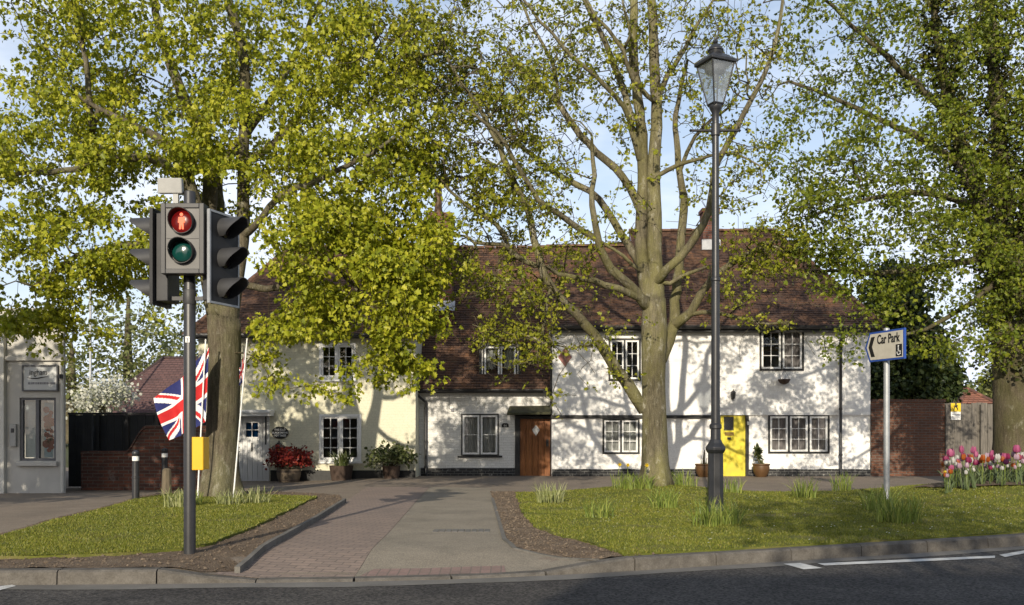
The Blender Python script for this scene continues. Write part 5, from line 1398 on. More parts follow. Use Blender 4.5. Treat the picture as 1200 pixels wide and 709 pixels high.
# middle tree
YM = 19.4
def ym(l): return [(a[0], a[1], YM+(a[3] if len(a) > 3 else 0), a[2]) for a in l]
limbs = [ym([(768,574,20),(768,545,18),(767,500,16.8),(766,460,16.4),(766,420,16.8),(767,385,18),(767,350,15.5)]),
  ym([(767,352,14),(768,325,11.5),(767,300,10.5),(767,250,10),(766,200,9),(769,150,8),(769,118,7.5),(767,74,7),(766,30,6.5),(763,-10,6),(760,-90,4.5)]),
  ym([(762,356,11),(755,325,9),(751,290,8.5,.1),(752,250,8,.15),(754,200,8,.15),(749,130,7,.1),(743,75,6.5,0),(742,30,6,-.1),(743,-20,5,-.1),(738,-90,4)]),
  ym([(752,478,9,0),(737,452,8.5,-.15),(722,432,8,-.3),(703,403,7.2,-.5),(676,369,6.6,-.8),(655,349,6,-1.0),(638,322,5.6,-1.15),(625,281,5.2,-1.3),(618,244,5,-1.4),(602,213,4.6,-1.5),(590,186,4.2,-1.6),(576,154,3.4,-1.7),(560,124,3,-1.75),(540,96,2.4,-1.8),(520,60,2,-1.8)]),
  ym([(627,311,4,-1.2),(598,296,4,-1.4),(591,275,3.8,-1.5),(571,254,3.3,-1.6),(543,238,2.6,-1.7),(528,222,2,-1.8),(505,200,1.5,-1.8)]),
  ym([(592,287,3,-1.5),(575,286,2.6,-1.6),(556,285,2.2,-1.7),(546,277,1.8,-1.75),(530,274,1.2,-1.8)]),
  ym([(758,358,8,-.1),(737,335,6.5,-.5),(716,315,6,-.8),(703,289,5.4,-1.0),(698,266,4.5,-1.1),(694,241,4,-1.15),(696,205,3.4,-1.2),(693,170,2.6,-1.2)]),
  ym([(701,283,4.5,-1.0),(682,271,4.4,-1.2),(655,251,4,-1.5),(632,234,3.6,-1.8),(611,203,3.2,-2.0),(592,170,2.8,-2.1),(570,145,2.2,-2.2),(545,130,1.6,-2.2)]),
  ym([(748,307,6,.1),(737,286,5.4,.2),(720,261,5,.3),(703,234,4.6,.4),(676,217,4.2,.5),(648,200,3.6,.6),(619,180,3,.7),(601,160,2.6,.7),(592,133,2.2,.8),(585,100,1.8,.8)]),
  ym([(760,353,6,-.1),(737,343,5,-.5),(709,333,4.6,-.8),(682,327,4,-1.1),(655,321,3,-1.3),(640,312,2,-1.4)]),
  ym([(752,318,3,-.1),(730,300,2.4,-.4),(709,287,2,-.6),(690,270,1.4,-.8)]),
  ym([(755,262,6,.2),(747,240,5.6,.2),(730,206,5.2,.3),(698,178,5,.4),(674,151,4.6,.5),(656,124,4.2,.6),(638,104,3.4,.7),(618,89,2.8,.7),(595,60,2.2,.8)]),
  ym([(656,124,3,.6),(655,108,2.8,.6),(649,80,2.6,.55),(638,56,2.2,.5),(621,27,2,.5),(610,0,1.6,.5)]),
  ym([(750,185,6,.1),(741,148,5,.2),(733,112,4.6,.3),(718,74,4.2,.4),(706,44,3.6,.4),(689,12,3,.4),(678,-20,2.4,.4)]),
  ym([(743,155,4,.15),(730,124,3.4,-.2),(709,101,3,-.4),(683,77,2.7,-.6),(659,53,2.3,-.8),(632,24,2,-.9),(612,-4,1.6,-1)]),
  ym([(767,118,4,-.1),(758,112,3.4,-.3),(742,92,3,-.5),(730,59,2.8,-.7),(712,35,2.4,-.8),(698,18,2,-.9),(680,-15,1.6,-.9)]),
  ym([(730,59,2.2,-.7),(739,41,2,-.8),(732,12,1.7,-.9),(728,-20,1.4,-.9)]),
  ym([(771,125,4.5,0),(776,100,4,.1),(789,78,3.6,.2),(804,55,3,.3),(818,30,2.4,.4),(836,0,1.8,.4)]),
  ym([(774,420,10,.1),(783,400,8.5,.25),(789,378,7.5,.4),(791,352,6.8,.5),(796,305,6.2,.6),(800,260,5.8,.7),(801,234,5.4,.7),(797,205,4.6,.75),(793,178,4.2,.8),(792,136,3.6,.8),(796,110,3,.8),(806,70,2.4,.8)]),
  ym([(770,330,7,-.1),(782,316,6,-.3),(797,301,5.6,-.4),(818,274,5.2,-.6),(829,248,4.8,-.7),(838,200,4.4,-.8),(848,175,4.2,-.85),(863,152,4,-.9),(881,118,3.6,-1),(896,86,3.2,-1),(908,50,2.8,-1),(915,18,2.4,-1),(918,-20,2,-1)]),
  ym([(791,381,7.5,.3),(811,366,6,.2),(821,345,5.5,.1),(836,325,5,-.1),(858,308,4.4,-.3),(879,297,3.4,-.5),(905,285,2.2,-.7)]),
  ym([(811,367,3.4,.2),(841,367,3,0),(875,373,2.4,-.2),(902,379,1.7,-.4),(925,375,1.2,-.5)]),
  ym([(785,332,3,-.1),(811,318,2.6,-.3),(832,312,2,-.5)]),
  ym([(771,206,3.4,-.1),(795,193,3,-.3),(819,186,2.4,-.6),(860,180,1.7,-.8),(890,195,1.2,-.9)]),
  ym([(797,200,3,.75),(806,178,2.8,.6),(815,160,2.6,.5),(835,140,2.2,.4),(855,125,1.6,.4)]),
  ym([(645,340,2.4,-1.1),(638,369,2.3,-1.2),(634,402,2.1,-1.25),(626,422,1.8,-1.3),(611,433,1.3,-1.35)]),
  ym([(700,399,2,-.5),(690,405,1.6,-.7),(668,407,1.2,-.8),(650,404,.9,-.9)])]
ells = [(455,60,18.6,70,65,1.6,190),(530,70,18.4,75,70,1.8,260),(595,120,18.0,60,60,1.4,200),(515,170,17.9,55,50,1.3,170),(560,215,17.8,45,35,1.0,85),
  (640,60,19.2,65,65,1.8,105),(700,110,19.6,60,90,1.8,75),(700,40,19.6,80,60,2,85),(785,60,19.4,65,75,2,85),(855,80,18.9,60,85,1.7,110),(850,200,18.9,50,55,1.3,60),
  (640,205,18.4,55,50,1.4,80),(600,265,17.9,60,40,1.0,85),(550,325,17.8,45,35,.8,70),(620,330,18.1,55,40,.9,70),(598,402,18.0,50,30,.6,70),(640,395,18.0,35,35,.5,36),(670,300,18.5,45,40,1.0,40),
  (905,290,18.6,45,38,.8,110),(870,345,18.8,40,35,.6,16),(900,378,18.8,35,8,.3,8),(700,395,18.6,35,25,.5,12),(740,200,19.4,40,90,1.2,22),(725,430,18.8,25,25,.3,9),(780,-80,19.4,250,80,2.6,120)]
def gapM(px, py, c):
    if 505 < px < 535 and 218 < py < 262: return True
    if 560 < px < 608 and 402 < py < 450: return RNG.random() < .72
    if 655 < px < 715 and 385 < py < 470: return RNG.random() < .6
    return False
big_tree('tree', tuple(P(768,566,YM)), 'bare limbed mossy tree in the middle lawn with sparse young leaves', limbs, ells, M['leaf_mid'], M['bark_mid'], 7.5, .070, .055, flare=(.16, .40, .25), thr=-.12, gap=gapM, droop=.5, wide=.46, sc=1.3, bare=1.5, lobed=True, zb=.2, rs=.85, mul=1.2, tipr=.0055)

# right tree, ivy clad
YT = 20.0
def yr(l): return [(a[0], a[1], YT+(a[3] if len(a) > 3 else 0), a[2]) for a in l]
limbs = [yr([(1188,566,26),(1188,530,23),(1187,480,21.5),(1186,440,21),(1184,400,21),(1184,360,19)]),
  yr([(1180,370,14),(1172,325,12,-.1),(1162,285,11,-.1),(1150,245,9,-.2),(1134,200,8,-.3),(1118,140,6.5,-.4),(1106,90,5,-.5),(1096,30,4,-.5),(1090,-50,3,-.5)]),
  yr([(1184,370,14),(1180,300,11,.3),(1175,220,9.5,.4),(1170,150,8,.5),(1165,90,7,.5),(1160,20,5.5,.5),(1157,-60,4,.5)]),
  yr([(1190,370,12),(1198,300,10,.1),(1207,220,9,.1),(1213,130,7.5,0),(1216,20,5.5,0),(1218,-50,4,0)]),
  yr([(1150,247,5,-.2),(1110,230,4,-.6),(1060,226,3.2,-1),(1000,238,2.4,-1.3),(945,255,1.6,-1.5)]),
  yr([(1134,202,5,-.3),(1090,168,4,-.7),(1030,140,3,-1.1),(970,112,2.2,-1.3),(925,95,1.6,-1.4)]),
  yr([(1164,300,5,-.1),(1115,310,4,-.6),(1050,318,3,-1),(990,318,2.2,-1.3),(945,318,1.5,-1.5)]),
  yr([(1118,140,4.5,-.4),(1065,90,3.6,-.7),(1010,40,2.6,-.9),(968,0,2,-1)]),
  yr([(1168,330,4,-.3),(1130,360,3,-.7),(1085,385,2.2,-.9),(1040,395,1.5,-1.1)])]
ells = [(990,55,19.0,90,85,1.8,230),(1090,50,19.4,90,90,2.1,405),(1180,60,19.8,80,100,2.1,405),(970,170,18.7,75,70,1.6,240),(1065,185,19.0,80,75,1.7,337),(1165,200,19.4,70,90,1.8,391),
  (960,260,18.4,60,50,1.3,190),(1045,280,18.7,85,55,1.4,230),(1130,300,19.0,60,60,1.3,202),(1180,350,19.4,40,80,1.0,229),(1110,390,18.9,55,45,.9,87),(975,325,18.5,55,30,.9,95),(995,400,18.4,40,40,.6,34),(1040,350,18.7,50,30,.8,60),
  (1240,200,19.8,50,220,2.2,256),(1100,-100,19.5,190,90,2.6,202)]
def gapR(px, py, c):
    if 1010 < px < 1062 and 384 < py < 430 and c[1] < 19.0: return True
    if 1080 < px < 1165 and 425 < py: return True
    return False
tr = big_tree('tree', tuple(P(1188,560,YT)), 'broad ivy clad tree behind the tulip bed by the board fence', limbs, ells, M['leaf_right'], M['bark_right'], 10, .078, .095, wide=.44, bare=.22, sc=1.25, frac=.78, lobed=True, flare=(.1, .3, .3), gap=gapR)
# ivy creeping up its trunk and main stems
C = []
for lim, n in ((limbs[0], 60), (limbs[1], 420), (limbs[2], 460), (limbs[3], 300)):
    w = cat([(*P(a, b, Y), r*Y/F) for a, b, Y, r in lim], .1)
    if lim is limbs[0]: w = w[w[:,2] > Z_(440, YT)]
    for _ in range(n):
        v = w[RNG.integers(len(w))]; a = RNG.uniform(0, 6.28); rr = v[3]+.05+.10*abs(RNG.normal())
        C.append((v[0]+rr*math.cos(a), v[1]+rr*math.sin(a), v[2]+RNG.normal()*.1))
pts, o = leaves_at(np.array(C), 12, .075); leaf_mesh('ivy', pts, .075, M['leaf_ivy'], tr, droop=.7, out=o, wide=.5)
# ------------------------------------------------------------------ planters by the cottages
def small_plant(t, c, rx, rz, n, size, mat, stems=9, spread=.05, droop=.1, wide=.4, nl=10):
    """stems fanning from c with leaves in a squat dome"""
    C = []; m = MB()
    for k in range(n):
        a = RNG.uniform(0, 6.28); q = math.sqrt(RNG.random()); z = rz*(.35+.65*RNG.random())*(1-.45*q*q)
        C.append((c[0]+rx*q*math.cos(a), c[1]+rx*.8*q*math.sin(a), c[2]+z))
    C = np.array(C)
    for k in range(stems*3):
        p = C[RNG.integers(len(C))]; b = Vector(c) + Vector((RNG.normal()*.03, RNG.normal()*.03, 0)); e = Vector(p)
        m.tube([b, b.lerp(e, .5)+Vector((0,0,.04)), e], [.009,.006,.003], 4)
    m.build('stems', M['twig'], t)
    pts, o = leaves_at(C, nl, spread); leaf_mesh('foliage', pts, size, mat, t, droop=droop, out=o, wide=wide)
# red shrub in a half barrel
Yp = 25.75
def base_of(px, Y): 
    x = X_(px, Y); return (x, Y, ground_h(x, Y))
b = base_of(338.5, Yp); t = thing('potted_shrub', b, 'dark red shrub in a wooden half barrel by the white door', 'potted plant', 'planters along the cream cottage')
m = MB(); m.lathe([(.27,0),(.31,.13),(.33,.25),(.32,.36),(.29,.36),(.29,.30),(.01,.30)], b, 20); po = m.build('barrel', M['barrel'], t, smooth=True, auto=30)
m = MB()
for z, r in ((.06,.295),(.29,.332)): m.lathe([(r-.004,-.018),(r,-.018),(r,.018),(r-.004,.018)], (b[0],b[1],b[2]+z), 20, cap=False)
m.build('hoops', M['hoop'], po)
small_plant(t, (b[0]+.02, b[1], b[2]+.3), .60, .68, 120, .075, M['leaf_red'], spread=.07, droop=.3, nl=12)
# bulbs in a brown tub
b = base_of(400, Yp); t = thing('potted_bulbs', b, 'upright green bulb leaves in a brown tub under the cream cottage window', 'potted plant', 'planters along the cream cottage')
m = MB(); m.lathe([(.27,0),(.30,.2),(.325,.36),(.335,.40),(.30,.40),(.29,.34),(.01,.34)], b, 18); m.build('tub', M['dark_pot'], t, smooth=True, auto=30)
def strap_leaves(t, c, n, h, spread, mat, w=.018, name='leaves', bend=.5, hv=.35):
    V = []; Fq = []
    for k in range(n):
        a = RNG.uniform(0, 6.28); q = spread*math.sqrt(RNG.random()); bx, by = c[0]+q*math.cos(a), c[1]+q*math.sin(a)
        H = h*(1-hv+2*hv*RNG.random()); ln = RNG.normal(size=2)*.28*H + np.array([math.cos(a), math.sin(a)])*bend*H*RNG.random(); f = RNG.uniform(0, 6.28); sx, sy = math.cos(f)*w/2, math.sin(f)*w/2
        base_z = c[2] if not callable(c[2]) else c[2](bx, by); k0 = len(V)
        for i in range(5):
            u = i/4; p = (bx+ln[0]*u*u, by+ln[1]*u*u, base_z-.01+H*(u-.22*u**3*(np.hypot(*ln)/H))); ww = (1, 1.1, 1.05, .8, .12)[i]
            V += [(p[0]-sx*ww, p[1]-sy*ww, p[2]), (p[0]+sx*ww, p[1]+sy*ww, p[2])]
        Fq += [(k0+2*i, k0+2*i+1, k0+2*i+3, k0+2*i+2) for i in range(4)]
    return np_mesh(name, np.array(V), np.array(Fq), mat, t)
strap_leaves(t, (b[0], b[1], b[2]+.34), 90, .42, .20, M['leaf_shrub'], .028, bend=.4)
# loose green shrub
b = base_of(458.5, Yp); t = thing('potted_shrub', b, 'loose green leafy shrub in a dark pot near the cream cottage corner', 'potted plant', 'planters along the cream cottage')
m = MB(); m.lathe([(.20,0),(.23,.15),(.25,.30),(.26,.34),(.23,.34),(.22,.28),(.01,.28)], b, 18); m.build('pot', M['dark_pot'], t, smooth=True, auto=30)
small_plant(t, (b[0], b[1], b[2]+.28), .62, .66, 120, .085, M['leaf_shrub'], spread=.075, droop=0, nl=9)
# two brown pots by the yellow door
def brown_pot(px, lab, kind):
    b = base_of(px, 26.55); t = thing('potted_plant', b, lab, 'potted plant', 'brown pots by the yellow door')
    m = MB(); m.lathe([(.14,0),(.20,.10),(.235,.24),(.225,.32),(.245,.34),(.245,.37),(.21,.37),(.20,.31),(.01,.31)], b, 20); m.build('pot', M['terracotta'], t, smooth=True, auto=35)
    m = MB(); c = Vector((b[0], b[1], b[2]+.3))
    if kind:
        e = c+Vector((-.10,0,.45)); m.tube([c, c.lerp(e,.5)+Vector((-.05,0,0)), e], [.028,.024,.018], 7)
        m.tube([c, c+Vector((.06,.02,.2))], [.02,.012], 6)
        m.build('stem', M['bark_right'], t)
        for k in range(26):
            q = c.lerp(e, .35+.65*RNG.random()); a = RNG.uniform(0,6.28)
        pts = np.array([list(c.lerp(e, .3+.7*RNG.random())) for _ in range(60)] + [list(e)]*22); leaf_mesh('foliage', pts, .17, M['leaf_shrub'], t, droop=-.2, wide=.16)
    else:
        m.tube([c, c+Vector((.01,0,.22)), c+Vector((.03,0,.46))], [.035,.03,.012], 7); m.tube([c+Vector((.05,0,0)), c+Vector((.09,0,.24))], [.016,.006], 6); m.build('stem', M['bark_right'], t)
        strap_leaves(t, (b[0], b[1], b[2]+.31), 8, .2, .12, M['leaf_shrub'], .02)
brown_pot(824.5, 'brown glazed pot holding a bare stub left of the yellow door', 0)
brown_pot(892, 'brown glazed pot with a leaning spiky plant right of the yellow door', 1)

# ------------------------------------------------------------------ daffodil clumps
def clump(px, py, label, n=60, h=.34, spread=.22, mat='daff_leaf', flowers=0, w=.013, cat_='plant', grp='spring bulb clumps on the lawns', z=0.0):
    x, y = G(px, py, z); b = (x, y, ground_h(x,y)+.03)
    t = thing('daffodil_clump', b, label, cat_, grp)
    strap_leaves(t, (x, y, lambda u, v: ground_h(u,v)+.03), int(n*1.5), h*.9, spread, M[mat], w, bend=.32)
    for k in range(flowers):
        a = RNG.uniform(0,6.28); q = spread*RNG.random(); s0 = Vector((x+q*math.cos(a), y+q*math.sin(a), b[2])); s1 = s0+Vector((RNG.normal()*.06, -.05, h*1.35+RNG.normal()*.03))
        m = MB(); m.tube([s0, s0.lerp(s1,.6), s1], .006, 5); hd = s1+Vector((0,-.03,.0))
        fl = MB(); vs = [hd]
        for j in range(12):
            r = .055 if j%2==0 else .022; vs.append(hd+Vector((r*math.cos(j*.5236), .012*(1 if j%2 else -.4), r*math.sin(j*.5236))))
        fl.add(vs, [(0, 1+j, 1+(j+1)%12) for j in range(12)])
        fl.lathe([(.014,0),(.02,.03),(.03,.045)], (0,0,0), 10, M=Matrix.Translation(hd) @ Matrix.Rotation(math.pi/2,4,'X'), cap=False)
        m.build('stalk', M['daff_leaf'], t); fl.build('flower', M['daff_flower'], t)
    return t
clump(645, 591, 'pale green daffodil clump at the left tip of the right lawn', 70, .36, .24, 'daff_pale')
clump(702, 609, 'thin dark green daffodil clump between lawn tip and middle tree', 45, .30, .22)
clump(733, 580, 'yellow flowering daffodil clump at the left foot of the middle tree', 70, .32, .28, flowers=2)
clump(752, 581, 'low daffodil clump with one yellow bloom against the middle trunk', 60, .30, .26, flowers=1)
clump(778, 597, 'grassy daffodil clump in front of the middle tree trunk', 65, .36, .24)
clump(800, 578, 'leafy daffodil clump at the right foot of the middle tree', 70, .34, .30)
clump(829, 619, 'daffodil clump on the left of the lamp post base', 60, .38, .2)
clump(852, 617, 'daffodil clump on the right of the lamp post base', 60, .34, .2)
clump(858, 581, 'small daffodil clump in front of the yellow door', 34, .34, .20)
clump(943, 585, 'upright daffodil clump in front of the three pane window', 60, .40, .22)
clump(987, 577, 'upright daffodil clump in front of the right drainpipe', 48, .38, .2)
clump(1030, 600, 'tall daffodil clump at the left of the car park sign post', 60, .40, .24)
clump(1052, 615, 'spreading daffodil clump in front of the car park sign post', 95, .40, .30)
clump(208, 597, 'white budded bulb clump left of the big tree beside the wooden post', 60, .34, .22, 'daff_pale')
clump(222, 594, 'green bulb clump at the left root of the big left tree', 55, .28, .26)
clump(270, 594, 'bulb clump in front of the big left tree trunk', 55, .28, .22, 'daff_pale')
clump(297, 592, 'pale spent bulb clump at the right root of the big left tree', 75, .30, .28, 'daff_pale')

# ------------------------------------------------------------------ tulip bed on the right
m = MB(); bed = [(8.3,17.2),(9,16.9),(11,17.0),(12.5,17.8),(12.5,19.6),(9.5,19.4),(7.9,18.6)]
sheet('flower_bed_soil', bed, .2, .055, M['soil'], jag=.05, rough=.02)
def tulip(colour):
    t = thing('tulip', (0,0,0), 'tulip', 'tulip')
    m = MB(); m.tube([(0,0,0),(.01,0,.22),(.0,.0,.45)], [.006,.0055,.005], 5); m.build('stem', M['daff_leaf'], t)
    strap_leaves(t, (0,0,0), 4, .34, .03, M['tulip_leaf'], .026, bend=.4)
    g = MB()
    for k in range(6):
        a = k*math.pi/3; r0 = 1 if k%2 else .86; vs = []
        for i, (r, z, w) in enumerate(((.006,.44,.010),(.034,.455,.026),(.043,.49,.030),(.040,.53,.021),(.037,.562,.003))):
            for s in (-1,1): vs.append((r*r0*math.cos(a)-s*w*math.sin(a), r*r0*math.sin(a)+s*w*math.cos(a), z))
        g.add(vs, [(2*i,2*i+1,2*i+3,2*i+2) for i in range(4)])
    g.build('bloom', M['tulip_'+colour], t, smooth=True); return t
lab = {'pink':'tall bright pink tulip in the bed beside the ivy clad tree', 'rose':'deep rose red tulip in the bed beside the ivy clad tree', 'white':'white tulip in the bed beside the ivy clad tree', 'orange':'orange tulip in the bed beside the ivy clad tree', 'plum':'very dark plum tulip in the bed beside the ivy clad tree', 'lilac':'pale lilac pink tulip in the bed beside the ivy clad tree', 'yellow':'yellow tulip in the bed beside the ivy clad tree'}
def bedpos(px, Y): return X_(px, Y)
spec = []
for i in range(150):
    px = random.uniform(1107, 1215); Y = random.uniform(16.9, 18.9)
    u = (px-1107)/108; c = random.choices(['white','pink','rose','orange','lilac','plum','yellow'], [36,14,12,15 if u<.45 else 6,17,5,4])[0]
    spec.append((px, Y, c))
protos = {}
for px, Y, c in spec:
    x = X_(px, Y); z = ground_h(x, Y)+.05; s = random.uniform(.58,1.08)*(1.2 if c in ('pink','plum') else .95)
    if c not in protos:
        t = tulip(c); protos[c] = t; t.location = (x, Y, z); t.rotation_euler = (0,0,random.uniform(0,6.28)); t.scale = (s,)*3
        tag(t, lab[c], 'tulip', c+' tulips in the bed')
    else:
        t = copy_thing(protos[c], (x, Y, z), random.uniform(0,6.28), s)
    t.rotation_euler = (random.uniform(-.16,.16), random.uniform(-.16,.16), random.uniform(0,6.28)); q = random.uniform(.75,1.25); t.scale = (s*q, s*q*random.uniform(.85,1.15), s)

# ------------------------------------------------------------------ things behind
def far_house(base, x0, x1, y0, y1, ze, zr, mat, label, hip=1.0, wall='red_brick', gable=None):
    t = thing('house', base, label, 'house')
    m = MB(); side_box(m, x0+.3, x1-.3, y0+.3, y1-.3, -.3, ze, sides='LRB'); m.add([(x0+.3,y0+.3,-.3),(x1-.3,y0+.3,-.3),(x1-.3,y0+.3,ze),(x0+.3,y0+.3,ze)], [(0,1,2,3)]); m.build('wall', M[wall], t)
    ym_ = (y0+y1)/2; r = roof_slope((x0,y0,ze),(x1,y0,ze),(x0+hip,ym_,zr),(x1-hip,ym_,zr), row=.22, seed=21, ustep=.8)
    roof_slope((x1,y0,ze),(x1,y1,ze),(x1-hip,ym_,zr),(x1-hip,ym_,zr), row=.22, seed=22, mb=r, ustep=.8)
    roof_slope((x1,y1,ze),(x0,y1,ze),(x1-hip,ym_,zr),(x0+hip,ym_,zr), row=.22, seed=23, mb=r, ustep=2)
    roof_slope((x0,y1,ze),(x0,y0,ze),(x0+hip,ym_,zr),(x0+hip,ym_,zr), row=.22, seed=24, mb=r, ustep=.8)
    ridge_tiles((x0+hip,ym_,zr),(x1-hip,ym_,zr), .12, r); ridge_tiles((x0,y0,ze+.03),(x0+hip,ym_,zr), .1, r); ridge_tiles((x1,y0,ze+.03),(x1-hip,ym_,zr), .1, r)
    r.build('roof', M[mat], t); return t, r
Yh = 41.0
far_house((X_(160,Yh), Yh, 0), X_(95,Yh), X_(262,Yh), Yh, Yh+7, Z_(488,Yh), Z_(419,Yh+3.5), 'tile_far', 'far house with a broad purple brown tiled roof behind the screen fence', hip=2.3)
Yh = 46.0
t, r = far_house((X_(1130,Yh), Yh, 0), X_(1050,Yh), X_(1172,Yh), Yh, Yh+8, Z_(482,Yh), Z_(418,Yh+4), 'tile_far', 'far house with a dull brown roof beyond the board fence', hip=2.5)
Yg = 43.0; gx0, gx1, gz = X_(1124.5,Yg), X_(1168.5,Yg), Z_(473,Yg); gc = (gx0+gx1)/2; gt = Z_(452.5,Yg)
t2 = thing('outbuilding', (gc, Yg, 0), 'small outbuilding with an orange hipped roof just above the board fence', 'house')
m = MB(); side_box(m, gx0+.1, gx1-.1, Yg+.1, Yg+2.4, -.2, gz); m.add([(gx0+.1,Yg+.1,-.2),(gx1-.1,Yg+.1,-.2),(gx1-.1,Yg+.1,gz),(gx0+.1,Yg+.1,gz)], [(0,1,2,3)]); m.build('wall', M['brown_brick'], t2)
r = roof_slope((gx0,Yg,gz),(gx1,Yg,gz),(gc,Yg+1.3,gt),(gc,Yg+1.3,gt), row=.2, seed=31)
roof_slope((gx1,Yg,gz),(gx1,Yg+2.5,gz),(gc,Yg+1.3,gt),(gc,Yg+1.3,gt), row=.2, seed=32, mb=r); roof_slope((gx0,Yg+2.5,gz),(gx0,Yg,gz),(gc,Yg+1.3,gt),(gc,Yg+1.3,gt), row=.2, seed=33, mb=r); roof_slope((gx1,Yg+2.5,gz),(gx0,Yg+2.5,gz),(gc,Yg+1.3,gt),(gc,Yg+1.3,gt), row=.2, seed=34, mb=r)
ridge_tiles((gx0,Yg,gz+.04),(gc,Yg+1.3,gt+.04), .11, r); ridge_tiles((gx1,Yg,gz+.04),(gc,Yg+1.3,gt+.04), .11, r)
r.build('roof', M['tile_orange'], t2)

# street lamps in the back lane
def lane_lamp(px, Y, ptop, arm, label):
    x = X_(px, Y); t = thing('street_lamp', (x, Y, 0), label, 'street lamp', 'lane lamps behind the cottages'); z = Z_(ptop, Y)
    m = MB(); m.tube([(x,Y,-.1),(x,Y,1.2),(x,Y,1.25),(x,Y,z)], [.09,.085,.055,.045], 10)
    if arm: m.tube([(x,Y,z-.02),(x+arm*.6,Y-.1,z+.05)], .03, 8)
    m.build('column', M['galv'], t, smooth=True, auto=40)
    m = MB(); s = 1 if arm >= 0 else -1; a = x+arm*.5
    m.lathe([(.03,-.38),(.10,-.25),(.13,0),(.11,.25),(.04,.36)], (0,0,0), 12, M=Matrix.Translation((a+s*.3, Y-.1, z+.10)) @ Matrix.Rotation(math.radians(80*s),4,'Y') @ Matrix.Scale(.5,4,(1,0,0)))
    m.build('lantern', M['print_white'], t, smooth=True)
lane_lamp(1056.5, 31.0, 345, .2, 'slim grey lane lamp rising in front of the dark evergreens')
lane_lamp(1103, 38.0, 449.5, .5, 'short lane lamp with a white head in front of the far brown roof')
lane_lamp(106, 39.0, 340, -.3, 'slim pale lamp column in front of the white blossom bush')

# trees behind: each grown on its own trunk
def back_tree(name, px, py, Y, top, rpx, label, mat, n, leafs, size, spread, trunk=8, group='trees behind the cottages', crown=None, droop=.3, bark='bark_right', thr=-.2, lean=0):
    T_ = [(px, py, Y, trunk), (px+lean*.3, (py*2+top)/3, Y, trunk*.8), (px+lean, (py+top*2)/3, Y, trunk*.5), (px+lean, top+15, Y, trunk*.18)]
    h = py-top; s = Y/F
    ells = crown or [(px+lean, top+h*.30, Y, rpx*.75, h*.30, rpx*s*.75, n//3), (px-rpx*.35+lean, top+h*.5, Y, rpx*.7, h*.28, rpx*s*.7, n//3), (px+rpx*.35+lean, top+h*.5, Y, rpx*.7, h*.28, rpx*s*.7, n//3)]
    big_tree(name, tuple(P(px, py, Y)), label, [T_], ells, mat, M[bark], leafs, size, spread, thr=thr, group=group, wig=.06, droop=droop, tipr=.008)
back_tree('tree', 150, 520, 50, 330, 70, 'pale green spring tree behind the left end of the screen fence', M['leaf_far'], 150, 10, .2, .38)
back_tree('tree', 225, 520, 54, 350, 60, 'pale green spring tree half hidden behind the flag', M['leaf_far'], 120, 10, .2, .38)
back_tree('tree', 84, 520, 47, 385, 38, 'small bright green tree just right of the shop building', M['leaf_far'], 90, 11, .17, .3)
back_tree('tree', 1182, 520, 52, 395, 34, 'round green tree behind the orange outbuilding roof', M['leaf_far'], 170, 14, .22, .3)
# white blossom bush
cr = [(120,464,38.5,28,18,1.2,70),(102,473,38.5,18,13,1.0,34),(138,455,38.5,20,16,1.0,34)]
back_tree('blossom_bush', 120, 515, 38.5, 440, 35, 'white flowering bush left of the far purple roof', M['blossom'], 0, 15, .12, .22, 5, None, cr, .1)
# evergreens behind the brown brick wall
cr = [(1048,350,30.5,26,40,1.0,110),(1058,400,30.5,40,35,1.3,170),(1062,445,30.3,48,32,1.4,200),(1040,440,30.6,30,40,1.1,110)]
back_tree('evergreen', 1056, 520, 30.5, 315, 45, 'dark green evergreen tree towering behind the brown brick wall', M['leaf_dark'], 0, 34, .16, .24, 9, 'evergreens behind the brick wall', cr, .6)
cr = [(1092,452,29.8,24,24,.8,110),(1078,462,29.6,26,16,.8,80),(1100,430,30.4,15,28,.6,50)]
back_tree('evergreen', 1092, 520, 29.9, 415, 24, 'lower dark evergreen bush behind the right end of the brick wall', M['leaf_dark'], 0, 30, .13, .18, 5, 'evergreens behind the brick wall', cr, .4)
cr = [(1025,432,29.5,12,34,.6,50),(1034,455,29.3,18,16,.6,50)]
back_tree('evergreen', 1028, 520, 29.4, 400, 16, 'narrow dark evergreen against the end of the tall white cottage', M['leaf_dark'], 0, 28, .12, .16, 4, 'evergreens behind the brick wall', cr, .4)
# wooded rise closing the horizon
C = []
for k in range(900):
    x = RNG.uniform(-75, 75); y = RNG.uniform(80, 100); h = 4+2.5*mnoise.noise(Vector((x*.08, 1, 1)))+1.2*mnoise.noise(Vector((x*.3, 4, 1)))
    C.append((x, y, RNG.uniform(.3, max(1.2, h))))
pts, o = leaves_at(np.array(C), 26, .9); o = leaf_mesh('distant_woods', pts, .55, M['leaf_far'], None, out=o); tag(o, kind='stuff')

